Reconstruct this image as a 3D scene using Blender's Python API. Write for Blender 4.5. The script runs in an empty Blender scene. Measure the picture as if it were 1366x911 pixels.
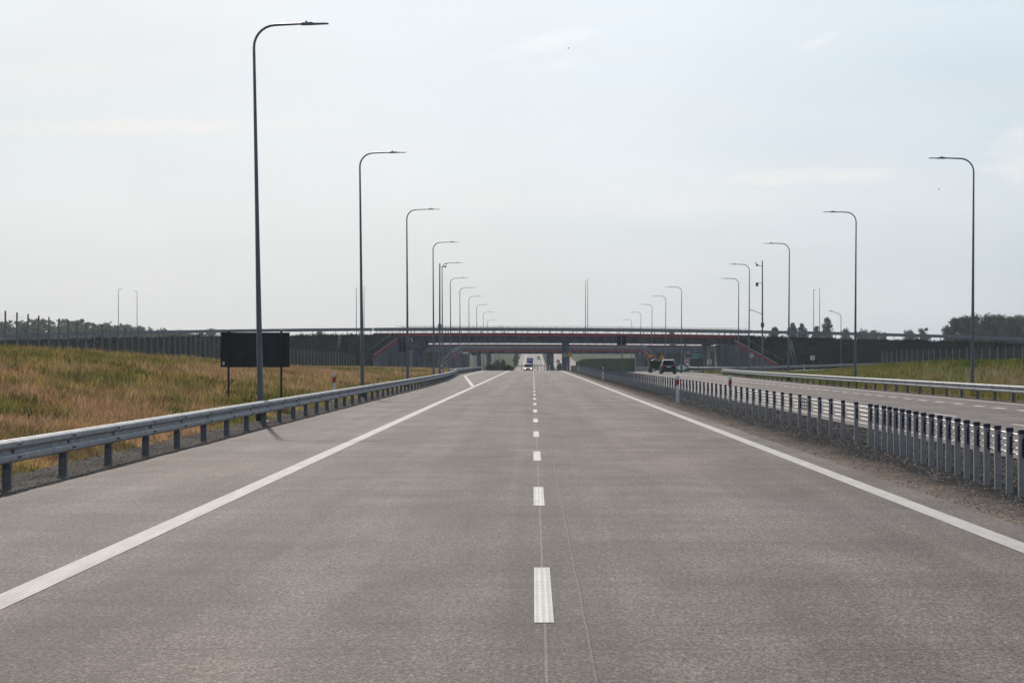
import bpy, bmesh, math, random
import numpy as np
from mathutils import Vector, Matrix
random.seed(7); RNG = np.random.default_rng(7)
S = bpy.context.scene; COL = S.collection
R = math.radians
EYE = 1.684; F = 3100.0; VX, VY = 711.0, 480.0      # lens in photo pixels, used only to work out real positions

def at(px, py, d):
    return ((px-VX)*d/F, d, EYE+(VY-py)*d/F)
def at_x(px, d): return (px-VX)*d/F

# ---------------------------------------------------------------- long profile of the motorway
def P(y):
    y = np.asarray(y, float)
    k = 4.6e-5
    z = np.zeros_like(y)
    a = np.clip(y-340, 0, 174); z = z - k*a*a
    b = np.clip(y-514, 0, 46); z = z - .016*b
    c = np.clip(y-560, 0, 240); z = z - .016*c + (.0301/240)*c*c/2
    d = np.clip(y-800, 0, 500); z = z + .0141*d
    e = np.clip(y-1300, 0, 600); z = z + .0141*e - (.0141/600)*e*e/2
    return z
def Pf(y): return float(P(y))

def sstep(a, b, x):
    t = np.clip((np.asarray(x, float)-a)/(b-a), 0, 1); return t*t*(3-2*t)

_tab = RNG.random((256, 256))
def vnoise(x, y):
    x = np.asarray(x, float); y = np.asarray(y, float)
    xi = np.floor(x).astype(int); yi = np.floor(y).astype(int)
    fx = x-xi; fy = y-yi; fx = fx*fx*(3-2*fx); fy = fy*fy*(3-2*fy)
    g = lambda i, j: _tab[i % 256, j % 256]
    return (g(xi, yi)*(1-fx)+g(xi+1, yi)*fx)*(1-fy)+(g(xi, yi+1)*(1-fx)+g(xi+1, yi+1)*fx)*fy
def fbm(x, y):
    return .5*vnoise(x, y)+.3*vnoise(x*2.1+17, y*2.1+5)+.2*vnoise(x*4.3+40, y*4.3+9)

def hill_h(y): return np.interp(y, [0, 110, 150, 193, 248, 335, 390, 430], [2.15, 2.1, 1.68, 1.08, .74, .42, .38, .2])
def rail_shift(y): return np.interp(y, [0, 150, 190, 263, 400, 480], [0, 0, .3, 1.75, 1.75, 0])   # how far the left verge moves out

def G(x, y):
    """ground height"""
    x = np.asarray(x, float); y = np.asarray(y, float)
    base = P(y) - .14
    sh = rail_shift(y)
    u = -x - sh                                     # distance left of the axis
    h = hill_h(y)
    t = np.clip((u-7.5)/16.5, 0, 1.)
    prof = np.where(t < 1, .62*t + .38*sstep(0, 1, t), 1.0)
    lh = h*prof + (.12)*sstep(7.3, 7.9, u) - .35*sstep(26, 40, u)*sstep(0, 1, h)
    lh = lh + (fbm(x*.22, y*.12)-.5)*.5*sstep(8.5, 13, u)*np.clip(h/1.6, .15, 1)
    near = 1-sstep(440, 520, y)
    z = base + np.where(x < 0, lh*near + .10*sstep(7.6, 9, u)*(1-near), 0)
    # right: verge and grassy mound between carriageway and slip road
    v = x - np.interp(y, [0, 141, 263], [19.6, 19.6, 21.2])
    fall = 1-sstep(150, 262, y)
    rh = .14*sstep(-.6, .6, v) + 1.38*sstep(.8, 7.5, v)*fall + (fbm(x*.3+50, y*.2)-.5)*.3*sstep(1, 5, v)*fall
    rh = rh + .45*sstep(42, 62, x)*(1-sstep(380, 420, y))
    z = z + np.where(x > 12, rh, 0)
    # land falls in with the far fields
    return z

# ---------------------------------------------------------------- materials
class N:
    def __init__(s, name):
        s.m = bpy.data.materials.new(name); s.m.use_nodes = True
        s.t = s.m.node_tree; s.n = s.t.nodes; s.l = s.t.links
        s.b = s.n['Principled BSDF']; s.out = s.n['Material Output']
        s.tc = s.n.new('ShaderNodeTexCoord')
    def mapping(s, sc, loc=(0, 0, 0), coord='Object'):
        m = s.n.new('ShaderNodeMapping'); m.inputs['Scale'].default_value = sc; m.inputs['Location'].default_value = loc
        s.l.new(s.tc.outputs[coord], m.inputs['Vector']); return m.outputs[0]
    def noise(s, vec, scale=1, detail=3, rough=.55):
        n = s.n.new('ShaderNodeTexNoise'); n.inputs['Scale'].default_value = scale; n.inputs['Detail'].default_value = detail
        n.inputs['Roughness'].default_value = rough; s.l.new(vec, n.inputs['Vector']); return n.outputs['Fac']
    def voro(s, vec, scale, out='Color'):
        n = s.n.new('ShaderNodeTexVoronoi'); n.inputs['Scale'].default_value = scale; s.l.new(vec, n.inputs['Vector']); return n.outputs[out]
    def ramp(s, fac, stops):
        r = s.n.new('ShaderNodeValToRGB'); e = r.color_ramp.elements
        while len(e) < len(stops): e.new(.5)
        for k, (p, c) in zip(e, stops):
            k.position = p; k.color = (c, c, c, 1) if not hasattr(c, '__len__') else (*c, 1)
        s.l.new(fac, r.inputs[0]); return r.outputs[0]
    def math(s, op, a, b=0.0, c=None):
        n = s.n.new('ShaderNodeMath'); n.operation = op
        for i, v in enumerate((a, b, c)):
            if v is None: continue
            if isinstance(v, (int, float)): n.inputs[i].default_value = v
            else: s.l.new(v, n.inputs[i])
        return n.outputs[0]
    def mix(s, fac, a, b, mode='MIX'):
        n = s.n.new('ShaderNodeMix'); n.data_type = 'RGBA'; n.blend_type = mode
        for i, v in ((0, fac), (6, a), (7, b)):
            if isinstance(v, (int, float)): n.inputs[i].default_value = v
            elif isinstance(v, tuple): n.inputs[i].default_value = (*v, 1)
            else: s.l.new(v, n.inputs[i])
        return n.outputs[2]
    def color(s, c): s.l.new(c, s.b.inputs['Base Color'])
    def bump(s, h, strength=.3, dist=.01):
        n = s.n.new('ShaderNodeBump'); n.inputs['Strength'].default_value = strength; n.inputs['Distance'].default_value = dist
        s.l.new(h, n.inputs['Height']); s.l.new(n.outputs[0], s.b.inputs['Normal'])

def plain(name, c, rough=.6, metal=0., var=.25, scale=3., spec=.5, bump=0):
    w = N(name); v = w.mapping((scale,)*3)
    n = w.noise(v, 1, 5, .65)
    f = w.ramp(n, [(.3, 1-var), (.7, 1+var)])
    w.color(w.mix(1., c, f, 'MULTIPLY'))
    w.b.inputs['Roughness'].default_value = rough; w.b.inputs['Metallic'].default_value = metal
    w.b.inputs['Specular IOR Level'].default_value = spec
    w.l.new(w.ramp(n, [(.3, min(1, rough+.08)), (.7, max(.02, rough-.08))]), w.b.inputs['Roughness'])
    if bump: w.bump(w.noise(v, 6, 4), bump, .02)
    return w.m

def stained(name, c):
    w = N(name)
    big = w.ramp(w.noise(w.mapping((.5, .5, .5)), 1, 5, .65), [(.3, .72), (.7, 1.22)])
    run = w.ramp(w.noise(w.mapping((1.6, 1.6, .10)), 1, 5, .7), [(.36, .62), (.56, 1.08)])
    sep = w.n.new('ShaderNodeSeparateXYZ'); w.l.new(w.tc.outputs['Object'], sep.inputs[0])
    j = w.math('LESS_THAN', w.math('ABSOLUTE', w.math('SUBTRACT', w.math('FRACT', w.math('DIVIDE', sep.outputs[0], 2.4)), .5)), .012)
    k = w.mix(1., c, big, 'MULTIPLY'); k = w.mix(1., k, run, 'MULTIPLY'); k = w.mix(w.math('MULTIPLY', j, .6), k, (.05, .05, .055))
    w.color(k); w.b.inputs['Roughness'].default_value = .9; w.b.inputs['Specular IOR Level'].default_value = .2
    return w.m

def asphalt(name, tint, seams):
    w = N(name)
    fine = w.voro(w.mapping((1, 1, 1)), 75)
    bw = w.n.new('ShaderNodeRGBToBW'); w.l.new(fine, bw.inputs[0])
    chips = w.ramp(bw.outputs[0], [(.12, .35), (.5, .90), (.85, 1.9)])
    grain = w.ramp(w.noise(w.mapping((1, 1, 1)), 30, 4, .75), [(.3, .62), (.7, 1.38)])
    c0 = w.ramp(w.noise(w.mapping((1, .28, 1)), 32, 3, .8), [(.28, .55), (.5, .98), (.72, 1.48)])  # stretched speckle: stone tones plus shade of the surface relief put into colour
    patch = w.ramp(w.noise(w.mapping((.35, .22, 1)), 1, 5, .6), [(.33, .80), (.66, 1.13)])
    bands = w.ramp(w.noise(w.mapping((.05, .42, 1), (3, 1, 0)), 1, 4, .6), [(.35, .90), (.62, 1.06)])
    streak = w.ramp(w.noise(w.mapping((1.25, .014, 1), (0, 4, 0)), 1, 4, .6), [(.33, .78), (.64, 1.13)])
    lines = w.ramp(w.noise(w.mapping((.05, 1.1, 1), (6, 3, 0)), 1, 5, .7), [(.36, .90), (.62, 1.06)])
    scuff = w.ramp(w.noise(w.mapping((.5, 2.4, 1)), 1, 5, .75), [(.35, .94), (.7, 1.06)])
    c = w.mix(1., tint, chips, 'MULTIPLY')
    for k in (grain, c0, lines, patch, bands, streak, scuff): c = w.mix(1., c, k, 'MULTIPLY')
    warm = w.ramp(w.noise(w.mapping((.12, .05, 1), (9, 9, 0)), 1, 3), [(.35, (.97, 1., 1.02)), (.65, (1.05, .985, .95))])
    c = w.mix(1., c, warm, 'MULTIPLY')
    wv = w.n.new('ShaderNodeMapping'); wv.inputs['Scale'].default_value = (.55, .16, 1); wv.inputs['Location'].default_value = (2.3, 1.1, 0)
    nz = w.n.new('ShaderNodeTexNoise'); nz.inputs['Scale'].default_value = 1; nz.inputs['Detail'].default_value = 6; nz.inputs['Roughness'].default_value = .62; nz.inputs['Distortion'].default_value = 1.6
    w.l.new(w.tc.outputs['Object'], wv.inputs[0]); w.l.new(wv.outputs[0], nz.inputs['Vector'])
    c = w.mix(1., c, w.ramp(nz.outputs['Fac'], [(.34, .78), (.5, .98), (.68, 1.12)]), 'MULTIPLY')
    spots = w.math('GREATER_THAN', w.noise(w.mapping((2.6, 2.2, 1), (5, 2, 0)), 1, 2), .735)
    c = w.mix(w.math('MULTIPLY', spots, .35), c, (.05, .047, .045))
    if seams:
        sp_ = w.n.new('ShaderNodeSeparateXYZ'); w.l.new(w.tc.outputs['Object'], sp_.inputs[0])
        tw = w.math('ADD', sp_.outputs[0], w.math('MULTIPLY', w.noise(w.mapping((0, .03, 0)), 1, 2), .7))
        tr = w.math('SINE', w.math('MULTIPLY', tw, 2*math.pi/1.95))
        fade = w.noise(w.mapping((.3, .05, 1), (1, 7, 0)), 1, 3)
        c = w.mix(w.math('MULTIPLY', w.math('GREATER_THAN', sp_.outputs[0], -3.6), w.ramp(fade, [(.35, 0.), (.7, .8)])), c, w.mix(1., c, w.ramp(tr, [(0, .72), (.5, 1.03), (1., 1.08)]), 'MULTIPLY'))
        sep = w.n.new('ShaderNodeSeparateXYZ'); w.l.new(w.tc.outputs['Object'], sep.inputs[0])
        wob = w.math('MULTIPLY', w.math('SUBTRACT', w.noise(w.mapping((.0, .5, 0)), 1, 2), .5), .03)
        x = w.math('ADD', sep.outputs[0], wob)
        l1 = w.math('LESS_THAN', w.math('ABSOLUTE', w.math('SUBTRACT', x, .075)), .0075)
        l2 = w.math('LESS_THAN', w.math('ABSOLUTE', w.math('SUBTRACT', x, .335)), .0055)
        l3 = w.math('LESS_THAN', w.math('ABSOLUTE', w.math('SUBTRACT', x, .347)), .0055)
        yw = w.math('ADD', sep.outputs[1], w.math('MULTIPLY', w.noise(w.mapping((1.2, 0, 0)), 1, 3), .12))
        l4 = w.math('LESS_THAN', w.math('ABSOLUTE', w.math('SUBTRACT', yw, 13.62)), .012)
        brk = w.math('GREATER_THAN', w.noise(w.mapping((1.4, 0, 0)), 1, 3), .42)
        side = w.ramp(w.math('ABSOLUTE', w.math('SUBTRACT', x, .18)), [(.0, .84), (.34, .86), (.46, 1.)])
        c = w.mix(1., c, side, 'MULTIPLY')
        c = w.mix(w.math('MULTIPLY', l1, .38), c, (.34, .32, .30))
        c = w.mix(w.math('MULTIPLY', l2, .3), c, (.30, .28, .26))
        c = w.mix(w.math('MULTIPLY', l3, .45), c, (.03, .03, .03))
        c = w.mix(w.math('MULTIPLY', w.math('MULTIPLY', l4, brk), .7), c, (.04, .038, .036))
    w.color(c)
    w.b.inputs['Roughness'].default_value = .70; w.b.inputs['Specular IOR Level'].default_value = .055
    w.bump(w.math('ADD', bw.outputs[0], w.noise(w.mapping((1, 1, 1)), 38, 3, .7)), .8, .012)
    return w.m

def gravel(name, c1, c2, edge=None):
    w = N(name); v = w.mapping((1, 1, 1))
    vo = w.voro(v, 34); bw = w.n.new('ShaderNodeRGBToBW'); w.l.new(vo, bw.inputs[0])
    stones = w.ramp(bw.outputs[0], [(.1, .45), (.5, .95), (.85, 1.7)])
    pat = w.noise(w.mapping((.9, .3, 1)), 1, 5, .65)
    if edge:
        sep = w.n.new('ShaderNodeSeparateXYZ'); w.l.new(w.tc.outputs['Object'], sep.inputs[0])
        xx = w.math('ADD', sep.outputs[0], w.math('MULTIPLY', w.math('SUBTRACT', pat, .5), 1.1))
        a = w.ramp(w.math('MULTIPLY', w.math('SUBTRACT', xx, edge[0]), 1/(edge[1]-edge[0])), [(0, 0.), (1, 1.)])
        c = w.mix(a, c1, c2)
    else:
        c = w.mix(w.ramp(pat, [(.35, 0.), (.65, 1.)]), c1, c2)
    c = w.mix(1., c, stones, 'MULTIPLY')
    c = w.mix(1., c, w.ramp(w.noise(v, 9, 4), [(.3, .75), (.7, 1.25)]), 'MULTIPLY')
    w.color(c); w.b.inputs['Roughness'].default_value = .95; w.b.inputs['Specular IOR Level'].default_value = .0
    w.bump(bw.outputs[0], .5, .012)
    return w.m

def paint(name, c=(.62, .60, .56), across=False):
    w = N(name); v = w.mapping((1, 1, 1))
    wear = w.ramp(w.noise(w.mapping((6, .6, 1)), 1, 5, .7), [(.25, .74), (.6, 1.05)])
    grain = w.ramp(w.noise(v, 70, 2), [(.3, .85), (.7, 1.1)])
    sep = w.n.new('ShaderNodeSeparateXYZ'); w.l.new(w.tc.outputs['Object'], sep.inputs[0])
    st = w.math('SINE', w.math('MULTIPLY', sep.outputs[0], 2*math.pi/.042))
    stripes = w.ramp(st, [(.0, .80), (.3, 1.), (1., 1.)])
    c = w.mix(1., c, wear, 'MULTIPLY')
    for k in (grain, stripes): c = w.mix(1., c, k, 'MULTIPLY')
    if across:
        st2 = w.math('SINE', w.math('MULTIPLY', sep.outputs[1], 2*math.pi/.11))
        c = w.mix(1., c, w.ramp(st2, [(0, .8), (.3, 1.), (1., 1.)]), 'MULTIPLY')
    w.color(c); w.b.inputs['Roughness'].default_value = .8; w.b.inputs['Specular IOR Level'].default_value = .15
    w.bump(st, .4, .004)
    return w.m

def grass_ground(name):
    w = N(name); v = w.mapping((1, 1, 1))
    big = w.noise(w.mapping((.12, .06, .3)), 1, 5, .6); mid = w.noise(w.mapping((.9, .5, 1)), 1, 5, .7); fine = w.noise(v, 9, 5, .75)
    c = w.ramp(big, [(.3, (.075, .085, .026)), (.5, (.15, .115, .05)), (.7, (.19, .125, .075))])
    c = w.mix(w.ramp(mid, [(.4, 0.), (.65, .65)]), c, (.055, .07, .02))
    c = w.mix(1., c, w.ramp(fine, [(.25, .45), (.75, 1.4)]), 'MULTIPLY')
    w.color(c); w.b.inputs['Roughness'].default_value = .95; w.b.inputs['Specular IOR Level'].default_value = .1
    w.bump(fine, .8, .12); return w.m

def leafy(name, attr=True, c=(.06, .08, .03), trans=.45):
    w = N(name)
    d = w.n.new('ShaderNodeBsdfDiffuse'); t = w.n.new('ShaderNodeBsdfTranslucent'); m = w.n.new('ShaderNodeMixShader')
    m.inputs[0].default_value = trans
    if attr:
        a = w.n.new('ShaderNodeAttribute'); a.attribute_name = 'Col'; col = a.outputs['Color']
    else:
        oi = w.n.new('ShaderNodeObjectInfo')
        f = w.noise(w.mapping((.5, .5, .5)), 1, 4, .7)
        col = w.mix(1., c, w.ramp(f, [(.3, .6), (.7, 1.45)]), 'MULTIPLY')
        col = w.mix(1., col, w.ramp(oi.outputs['Random'], [(0, (.8, .85, .8)), (1, (1.25, 1.15, 1.))]), 'MULTIPLY')
    w.l.new(col, d.inputs[0]); w.l.new(col, t.inputs[0])
    w.l.new(d.outputs[0], m.inputs[1]); w.l.new(t.outputs[0], m.inputs[2]); w.l.new(m.outputs[0], w.out.inputs[0])
    return w.m

def emit(name, c, s):
    w = N(name); w.b.inputs['Base Color'].default_value = (*c, 1)
    w.b.inputs['Emission Color'].default_value = (*c, 1); w.b.inputs['Emission Strength'].default_value = s
    w.color(w.mix(1., c, w.ramp(w.noise(w.mapping((8, 8, 8))), [(.3, .9), (.7, 1.)]), 'MULTIPLY')); return w.m

M = dict(
    road=asphalt('asphalt_worn', (.157, .130, .118), True),
    road2=asphalt('asphalt_pinkish', (.165, .138, .127), False),
    shoulder=gravel('shoulder_gravel', (.082, .076, .070), (.150, .130, .110)),
    median=gravel('median_gravel', (.20, .160, .132), (.044, .041, .040), (5.0, 5.9)),
    line_worn=paint('edge_line_paint_worn', (.50, .475, .44)),
    line=paint('edge_line_paint', (.62, .58, .525)), dash=paint('lane_dash_paint', (.76, .73, .68), True),
    grass=grass_ground('rough_grass'), blade=leafy('grass_blades', True, trans=.5),
    steel=plain('galvanised_steel', (.30, .31, .32), .6, .12, .2, 5, .12), steel_dark=plain('weathered_steel', (.165, .175, .185), .55, .35, .25, 7),
    lamp=plain('lamp_steel', (.15, .165, .19), .45, .5, .12, 3), black=plain('black_plastic', (.018, .018, .02), .5, 0, .3, 8),
    navy=plain('navy_plastic', (.012, .018, .055), .42, 0, .2, 9), cable=plain('sun_glint_cable', (.72, .72, .72), .35, .35, .1, 9),  # cable is near white: the sun's glint on steel put into its colour
    postlight=plain('post_steel', (.34, .335, .33), .55, .2, .2, 8),
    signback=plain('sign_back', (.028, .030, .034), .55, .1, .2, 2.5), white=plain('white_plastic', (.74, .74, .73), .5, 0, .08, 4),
    red=plain('red_sheeting', (.42, .03, .035), .5, 0, .12, 4), yellow=plain('amber_sheeting', (.85, .38, .01), .5, 0, .1, 4),
    green=plain('green_sheeting', (.01, .17, .10), .45, 0, .12, 3), blue=plain('blue_sheeting', (.02, .10, .42), .45, 0, .1, 4),
    concrete=stained('concrete', (.130, .140, .158)), concrete_light=plain('pale_or_sunlit_concrete', (.42, .41, .38), .85, 0, .18, .9, .3, .1),
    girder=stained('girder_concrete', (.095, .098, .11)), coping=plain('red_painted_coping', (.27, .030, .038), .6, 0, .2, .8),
    brail=plain('bridge_rail_steel', (.20, .225, .235), .5, .4, .15, 3),
    meadow=plain('meadow', (.095, .10, .066), .95, 0, .35, .06, .0),
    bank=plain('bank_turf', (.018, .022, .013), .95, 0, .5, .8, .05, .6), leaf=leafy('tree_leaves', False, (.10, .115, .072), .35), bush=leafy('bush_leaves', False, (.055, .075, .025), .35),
    bark=plain('bark', (.10, .08, .06), .9, 0, .3, 4, .2, .3), screen=plain('dark_green_screen', (.006, .038, .014), .9, 0, .2, 1.2, .05),
    tyre=plain('tyre_rubber', (.02, .02, .02), .8, 0, .2, 9), rim=plain('alloy_rim', (.35, .35, .36), .35, .8, .1, 9),
    glass=plain('car_glass', (.008, .010, .012), .25, 0, .1, 3, .06), teal=plain('dark_teal_paint', (.010, .030, .042), .5, 0, .1, 2, .05),
    pale=plain('pale_grey_paint', (.62, .63, .64), .25, .1, .06, 2), silver=plain('silver_paint', (.17, .19, .22), .3, .6, .06, 2),
    darkpaint=plain('dark_paint', (.025, .028, .035), .3, .2, .1, 2), bluepaint=plain('blue_paint', (.04, .08, .26), .3, .1, .08, 2),
    tail=plain('tail_lens', (.45, .03, .03), .25, 0, .1, 8), head=emit('headlamp_lit', (1., .95, .85), 3.5), beacon=emit('blue_beacon_lit', (.15, .3, 1.), .45),
    wood=plain('pale_timber', (.40, .33, .24), .8, 0, .3, 4), tarmac_dark=plain('dark_rubber_base', (.03, .03, .032), .8, 0, .2, 6),
)

# ---------------------------------------------------------------- mesh helpers
class MB:
    def __init__(s): s.v = []; s.f = []; s.m = []
    def add(s, vs, fs, mi=0):
        o = len(s.v); s.v += [tuple(v) for v in vs]; s.f += [tuple(i+o for i in f) for f in fs]; s.m += [mi]*len(fs); return s
    def box(s, c, sz, rz=0., mi=0, mat=None):
        x, y, z = [k/2 for k in sz]
        vs = [Vector((a*x, b*y, d*z)) for a in (-1, 1) for b in (-1, 1) for d in (-1, 1)]
        rot = mat if mat is not None else Matrix.Rotation(rz, 3, 'Z')
        vs = [rot @ v + Vector(c) for v in vs]
        return s.add(vs, [(0, 1, 3, 2), (4, 6, 7, 5), (0, 4, 5, 1), (2, 3, 7, 6), (0, 2, 6, 4), (1, 5, 7, 3)], mi)
    def span(s, x0, x1, y0, y1, z0, z1, mi=0): return s.box(((x0+x1)/2, (y0+y1)/2, (z0+z1)/2), (abs(x1-x0), abs(y1-y0), abs(z1-z0)), 0, mi)
    def tube(s, pts, rad, n=8, mi=0, cap=True):
        pts = [Vector(p) for p in pts]; rad = rad if hasattr(rad, '__len__') else [rad]*len(pts)
        rings = []; up = None
        for i, p in enumerate(pts):
            t = (pts[min(i+1, len(pts)-1)]-pts[max(i-1, 0)]).normalized()
            if up is None: up = Vector((0, 1, 0)) if abs(t.y) < .9 else Vector((1, 0, 0))
            a = t.cross(up).normalized(); b = a.cross(t).normalized(); up = b
            rings.append([p+(a*math.cos(2*math.pi*k/n)+b*math.sin(2*math.pi*k/n))*rad[i] for k in range(n)])
        vs = [v for r in rings for v in r]
        fs = [(i*n+k, i*n+(k+1) % n, (i+1)*n+(k+1) % n, (i+1)*n+k) for i in range(len(pts)-1) for k in range(n)]
        if cap: fs += [tuple(range(n))[::-1], tuple((len(pts)-1)*n+k for k in range(n))]
        return s.add(vs, fs, mi)
    def prism(s, poly, y0, y1, mi=0):
        """polygon in x,z pushed from y0 to y1"""
        n = len(poly)
        vs = [(x, y0, z) for x, z in poly]+[(x, y1, z) for x, z in poly]
        fs = [tuple(range(n)), tuple(range(n, 2*n))[::-1]]+[(i, n+i, n+(i+1) % n, (i+1) % n) for i in range(n)]
        return s.add(vs, fs, mi)
    def loft(s, rings, mi=0, caps=True):
        n = len(rings[0]); vs = [v for r in rings for v in r]
        fs = [(i*n+k, i*n+(k+1) % n, (i+1)*n+(k+1) % n, (i+1)*n+k) for i in range(len(rings)-1) for k in range(n)]
        if caps: fs += [tuple(range(n))[::-1], tuple((len(rings)-1)*n+k for k in range(n))]
        return s.add(vs, fs, mi)
    def build(s, name, mats, parent=None, smooth=False, bevel=0.):
        me = bpy.data.meshes.new(name); me.from_pydata(s.v, [], s.f)
        for m in (mats if isinstance(mats, (list, tuple)) else [mats]): me.materials.append(m)
        if any(s.m): me.polygons.foreach_set('material_index', s.m)
        bm = bmesh.new(); bm.from_mesh(me); bmesh.ops.recalc_face_normals(bm, faces=bm.faces)
        if bevel: bmesh.ops.bevel(bm, geom=[e for e in bm.edges if e.calc_face_angle(0) > .5], offset=bevel, segments=2, affect='EDGES')
        bm.to_mesh(me); bm.free()
        if smooth: me.polygons.foreach_set('use_smooth', [True]*len(me.polygons)); 
        if smooth: me.set_sharp_from_angle(angle=R(40))
        o = bpy.data.objects.new(name, me); COL.objects.link(o)
        if parent: o.parent = parent
        return o

def tag(o, label, cat, group=None):
    o['label'] = label; o['category'] = cat
    if group: o['group'] = group
    return o
def thing(name, label, cat, loc, rz=0., group=None):
    o = bpy.data.objects.new(name, None); o.empty_display_size = .2; COL.objects.link(o)
    o.location = loc; o.rotation_euler = (0, 0, rz); return tag(o, label, cat, group)
def structure(o): o['kind'] = 'structure'; return o
def stuff(o): o['kind'] = 'stuff'; return o
def dup(root, loc, rz=None, label=None, group=None):
    def rec(o, parent):
        c = o.copy(); COL.objects.link(c)
        if parent: c.parent = parent
        for ch in list(o.children): rec(ch, c)
        return c
    r = rec(root, None); r.location = loc
    if rz is not None: r.rotation_euler = (r.rotation_euler[0], r.rotation_euler[1], rz)
    if label: r['label'] = label
    if group: r['group'] = group
    return r
def raw_mesh(name, verts, loops, starts, totals, mat, cols=None):
    me = bpy.data.meshes.new(name)
    me.vertices.add(len(verts)); me.vertices.foreach_set('co', np.asarray(verts, np.float32).ravel())
    me.loops.add(len(loops)); me.loops.foreach_set('vertex_index', np.asarray(loops, np.int32))
    me.polygons.add(len(starts)); me.polygons.foreach_set('loop_start', np.asarray(starts, np.int32))
    me.update(calc_edges=True); me.validate()
    if cols is not None:
        a = me.color_attributes.new('Col', 'FLOAT_COLOR', 'POINT')
        a.data.foreach_set('color', np.asarray(cols, np.float32).ravel())
    me.materials.append(mat)
    o = bpy.data.objects.new(name, me); COL.objects.link(o); return o

# ---------------------------------------------------------------- camera, sky, sun
cam = bpy.data.cameras.new('camera'); co = bpy.data.objects.new('camera', cam); COL.objects.link(co); S.camera = co
cam.sensor_width = 36; cam.lens = F/1366*36; cam.clip_start = .1; cam.clip_end = 30000
co.location = (0, 0, EYE)
co.rotation_euler = (R(90)+math.atan((VY-455.5)/F), 0, math.atan((VX-683)/F))
SUN_EL, SUN_AZ = R(32.8), R(-8.8)              # azimuth measured from +Y towards +X
sd = Vector((math.sin(SUN_AZ)*math.cos(SUN_EL), math.cos(SUN_AZ)*math.cos(SUN_EL), math.sin(SUN_EL)))
sl = bpy.data.lights.new('sun', 'SUN'); sl.energy = 3.4; sl.angle = R(.55); sl.color = (1., .91, .80)
so = bpy.data.objects.new('sun', sl); COL.objects.link(so); so.rotation_euler = (-sd).to_track_quat('-Z', 'Y').to_euler()
W = bpy.data.worlds.new('World'); S.world = W; W.use_nodes = True
wt = W.node_tree; wn = wt.nodes; wl = wt.links; bg = wn['Background']
sky = wn.new('ShaderNodeTexSky'); sky.sky_type = 'NISHITA'; sky.sun_disc = False
sky.sun_elevation = SUN_EL; sky.sun_rotation = SUN_AZ; sky.altitude = 100; sky.air_density = 1.0; sky.dust_density = 1.2; sky.ozone_density = 1.5
tc = wn.new('ShaderNodeTexCoord')
def wmath(op, a, b=0.):
    n = wn.new('ShaderNodeMath'); n.operation = op
    for i, v in enumerate((a, b)):
        if isinstance(v, (int, float)): n.inputs[i].default_value = v
        else: wl.new(v, n.inputs[i])
    return n.outputs[0]
def wmix(f, a, b, mode='MIX'):
    n = wn.new('ShaderNodeMix'); n.data_type = 'RGBA'; n.blend_type = mode
    for i, v in ((0, f), (6, a), (7, b)):
        if isinstance(v, (int, float)): n.inputs[i].default_value = v
        elif isinstance(v, tuple): n.inputs[i].default_value = (*v, 1)
        else: wl.new(v, n.inputs[i])
    return n.outputs[2]
def wnoise(sc, loc, detail, rough):
    m = wn.new('ShaderNodeMapping'); m.inputs['Scale'].default_value = sc; m.inputs['Location'].default_value = loc
    wl.new(tc.outputs['Generated'], m.inputs[0])
    n = wn.new('ShaderNodeTexNoise'); n.inputs['Scale'].default_value = 1; n.inputs['Detail'].default_value = detail; n.inputs['Roughness'].default_value = rough
    wl.new(m.outputs[0], n.inputs['Vector']); return n.outputs['Fac']
def wramp(f, stops):
    r = wn.new('ShaderNodeValToRGB'); e = r.color_ramp.elements
    while len(e) < len(stops): e.new(.5)
    for k, (p, c) in zip(e, stops): k.position = p; k.color = (c, c, c, 1)
    wl.new(f, r.inputs[0]); return r.outputs[0]
SKY_S = .090
def wcramp(f, stops):
    r = wn.new('ShaderNodeValToRGB'); e = r.color_ramp.elements
    while len(e) < len(stops): e.new(.5)
    for k, (p, c) in zip(e, stops): k.position = p; k.color = (*c, 1)
    wl.new(f, r.inputs[0]); return r.outputs[0]
nrm = wn.new('ShaderNodeVectorMath'); nrm.operation = 'DOT_PRODUCT'; wl.new(tc.outputs['Generated'], nrm.inputs[0]); nrm.inputs[1].default_value = tuple(sd)
glow = wcramp(wmath('MULTIPLY', wmath('ADD', nrm.outputs['Value'], 1.), .5), [(0., (.21, .24, .30)), (.5, (.31, .35, .42)), (.90, (.95, .955, .96)), (1., (1.15, 1.12, 1.08))])   # thin cloud is brighter towards the sun
sx = wn.new('ShaderNodeSeparateXYZ'); wl.new(tc.outputs['Generated'], sx.inputs[0])
fwd = wmath('MAXIMUM', sx.outputs[1], .05)
az = wmath('DIVIDE', sx.outputs[0], fwd); el = wmath('DIVIDE', sx.outputs[2], fwd)
haze_c = wcramp(wmath('MULTIPLY', el, 4.), [(0., (6.3, 6.95, 7.6)), (.25, (7.9, 8.5, 9.05)), (.6, (8.9, 9.55, 10.2)), (1., (9.1, 9.9, 10.9))])
veil = wmix(.86, sky.outputs[0], wmix(1., haze_c, glow, 'MULTIPLY'))
blue = wramp(wmath('ADD', wmath('MULTIPLY', az, 2.6), wmath('MULTIPLY', el, 2.4)), [(.05, 0.), (.85, 1.)])
c = wmix(wmath('MULTIPLY', blue, .75), veil, wmix(1., veil, (.84, .93, 1.0), 'MULTIPLY'))
bank = wramp(wnoise((5, 5, 34), (1.3, .4, 2.2), 6, .6), [(.42, 0.), (.66, 1.)])
hollow = wramp(wnoise((3, 3, 9), (7.7, 1.9, 5.1), 4, .5), [(.36, .94), (.64, 1.03)])
c = wmix(wmath('MULTIPLY', bank, .30), c, (9.9, 9.75, 9.7))
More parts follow.
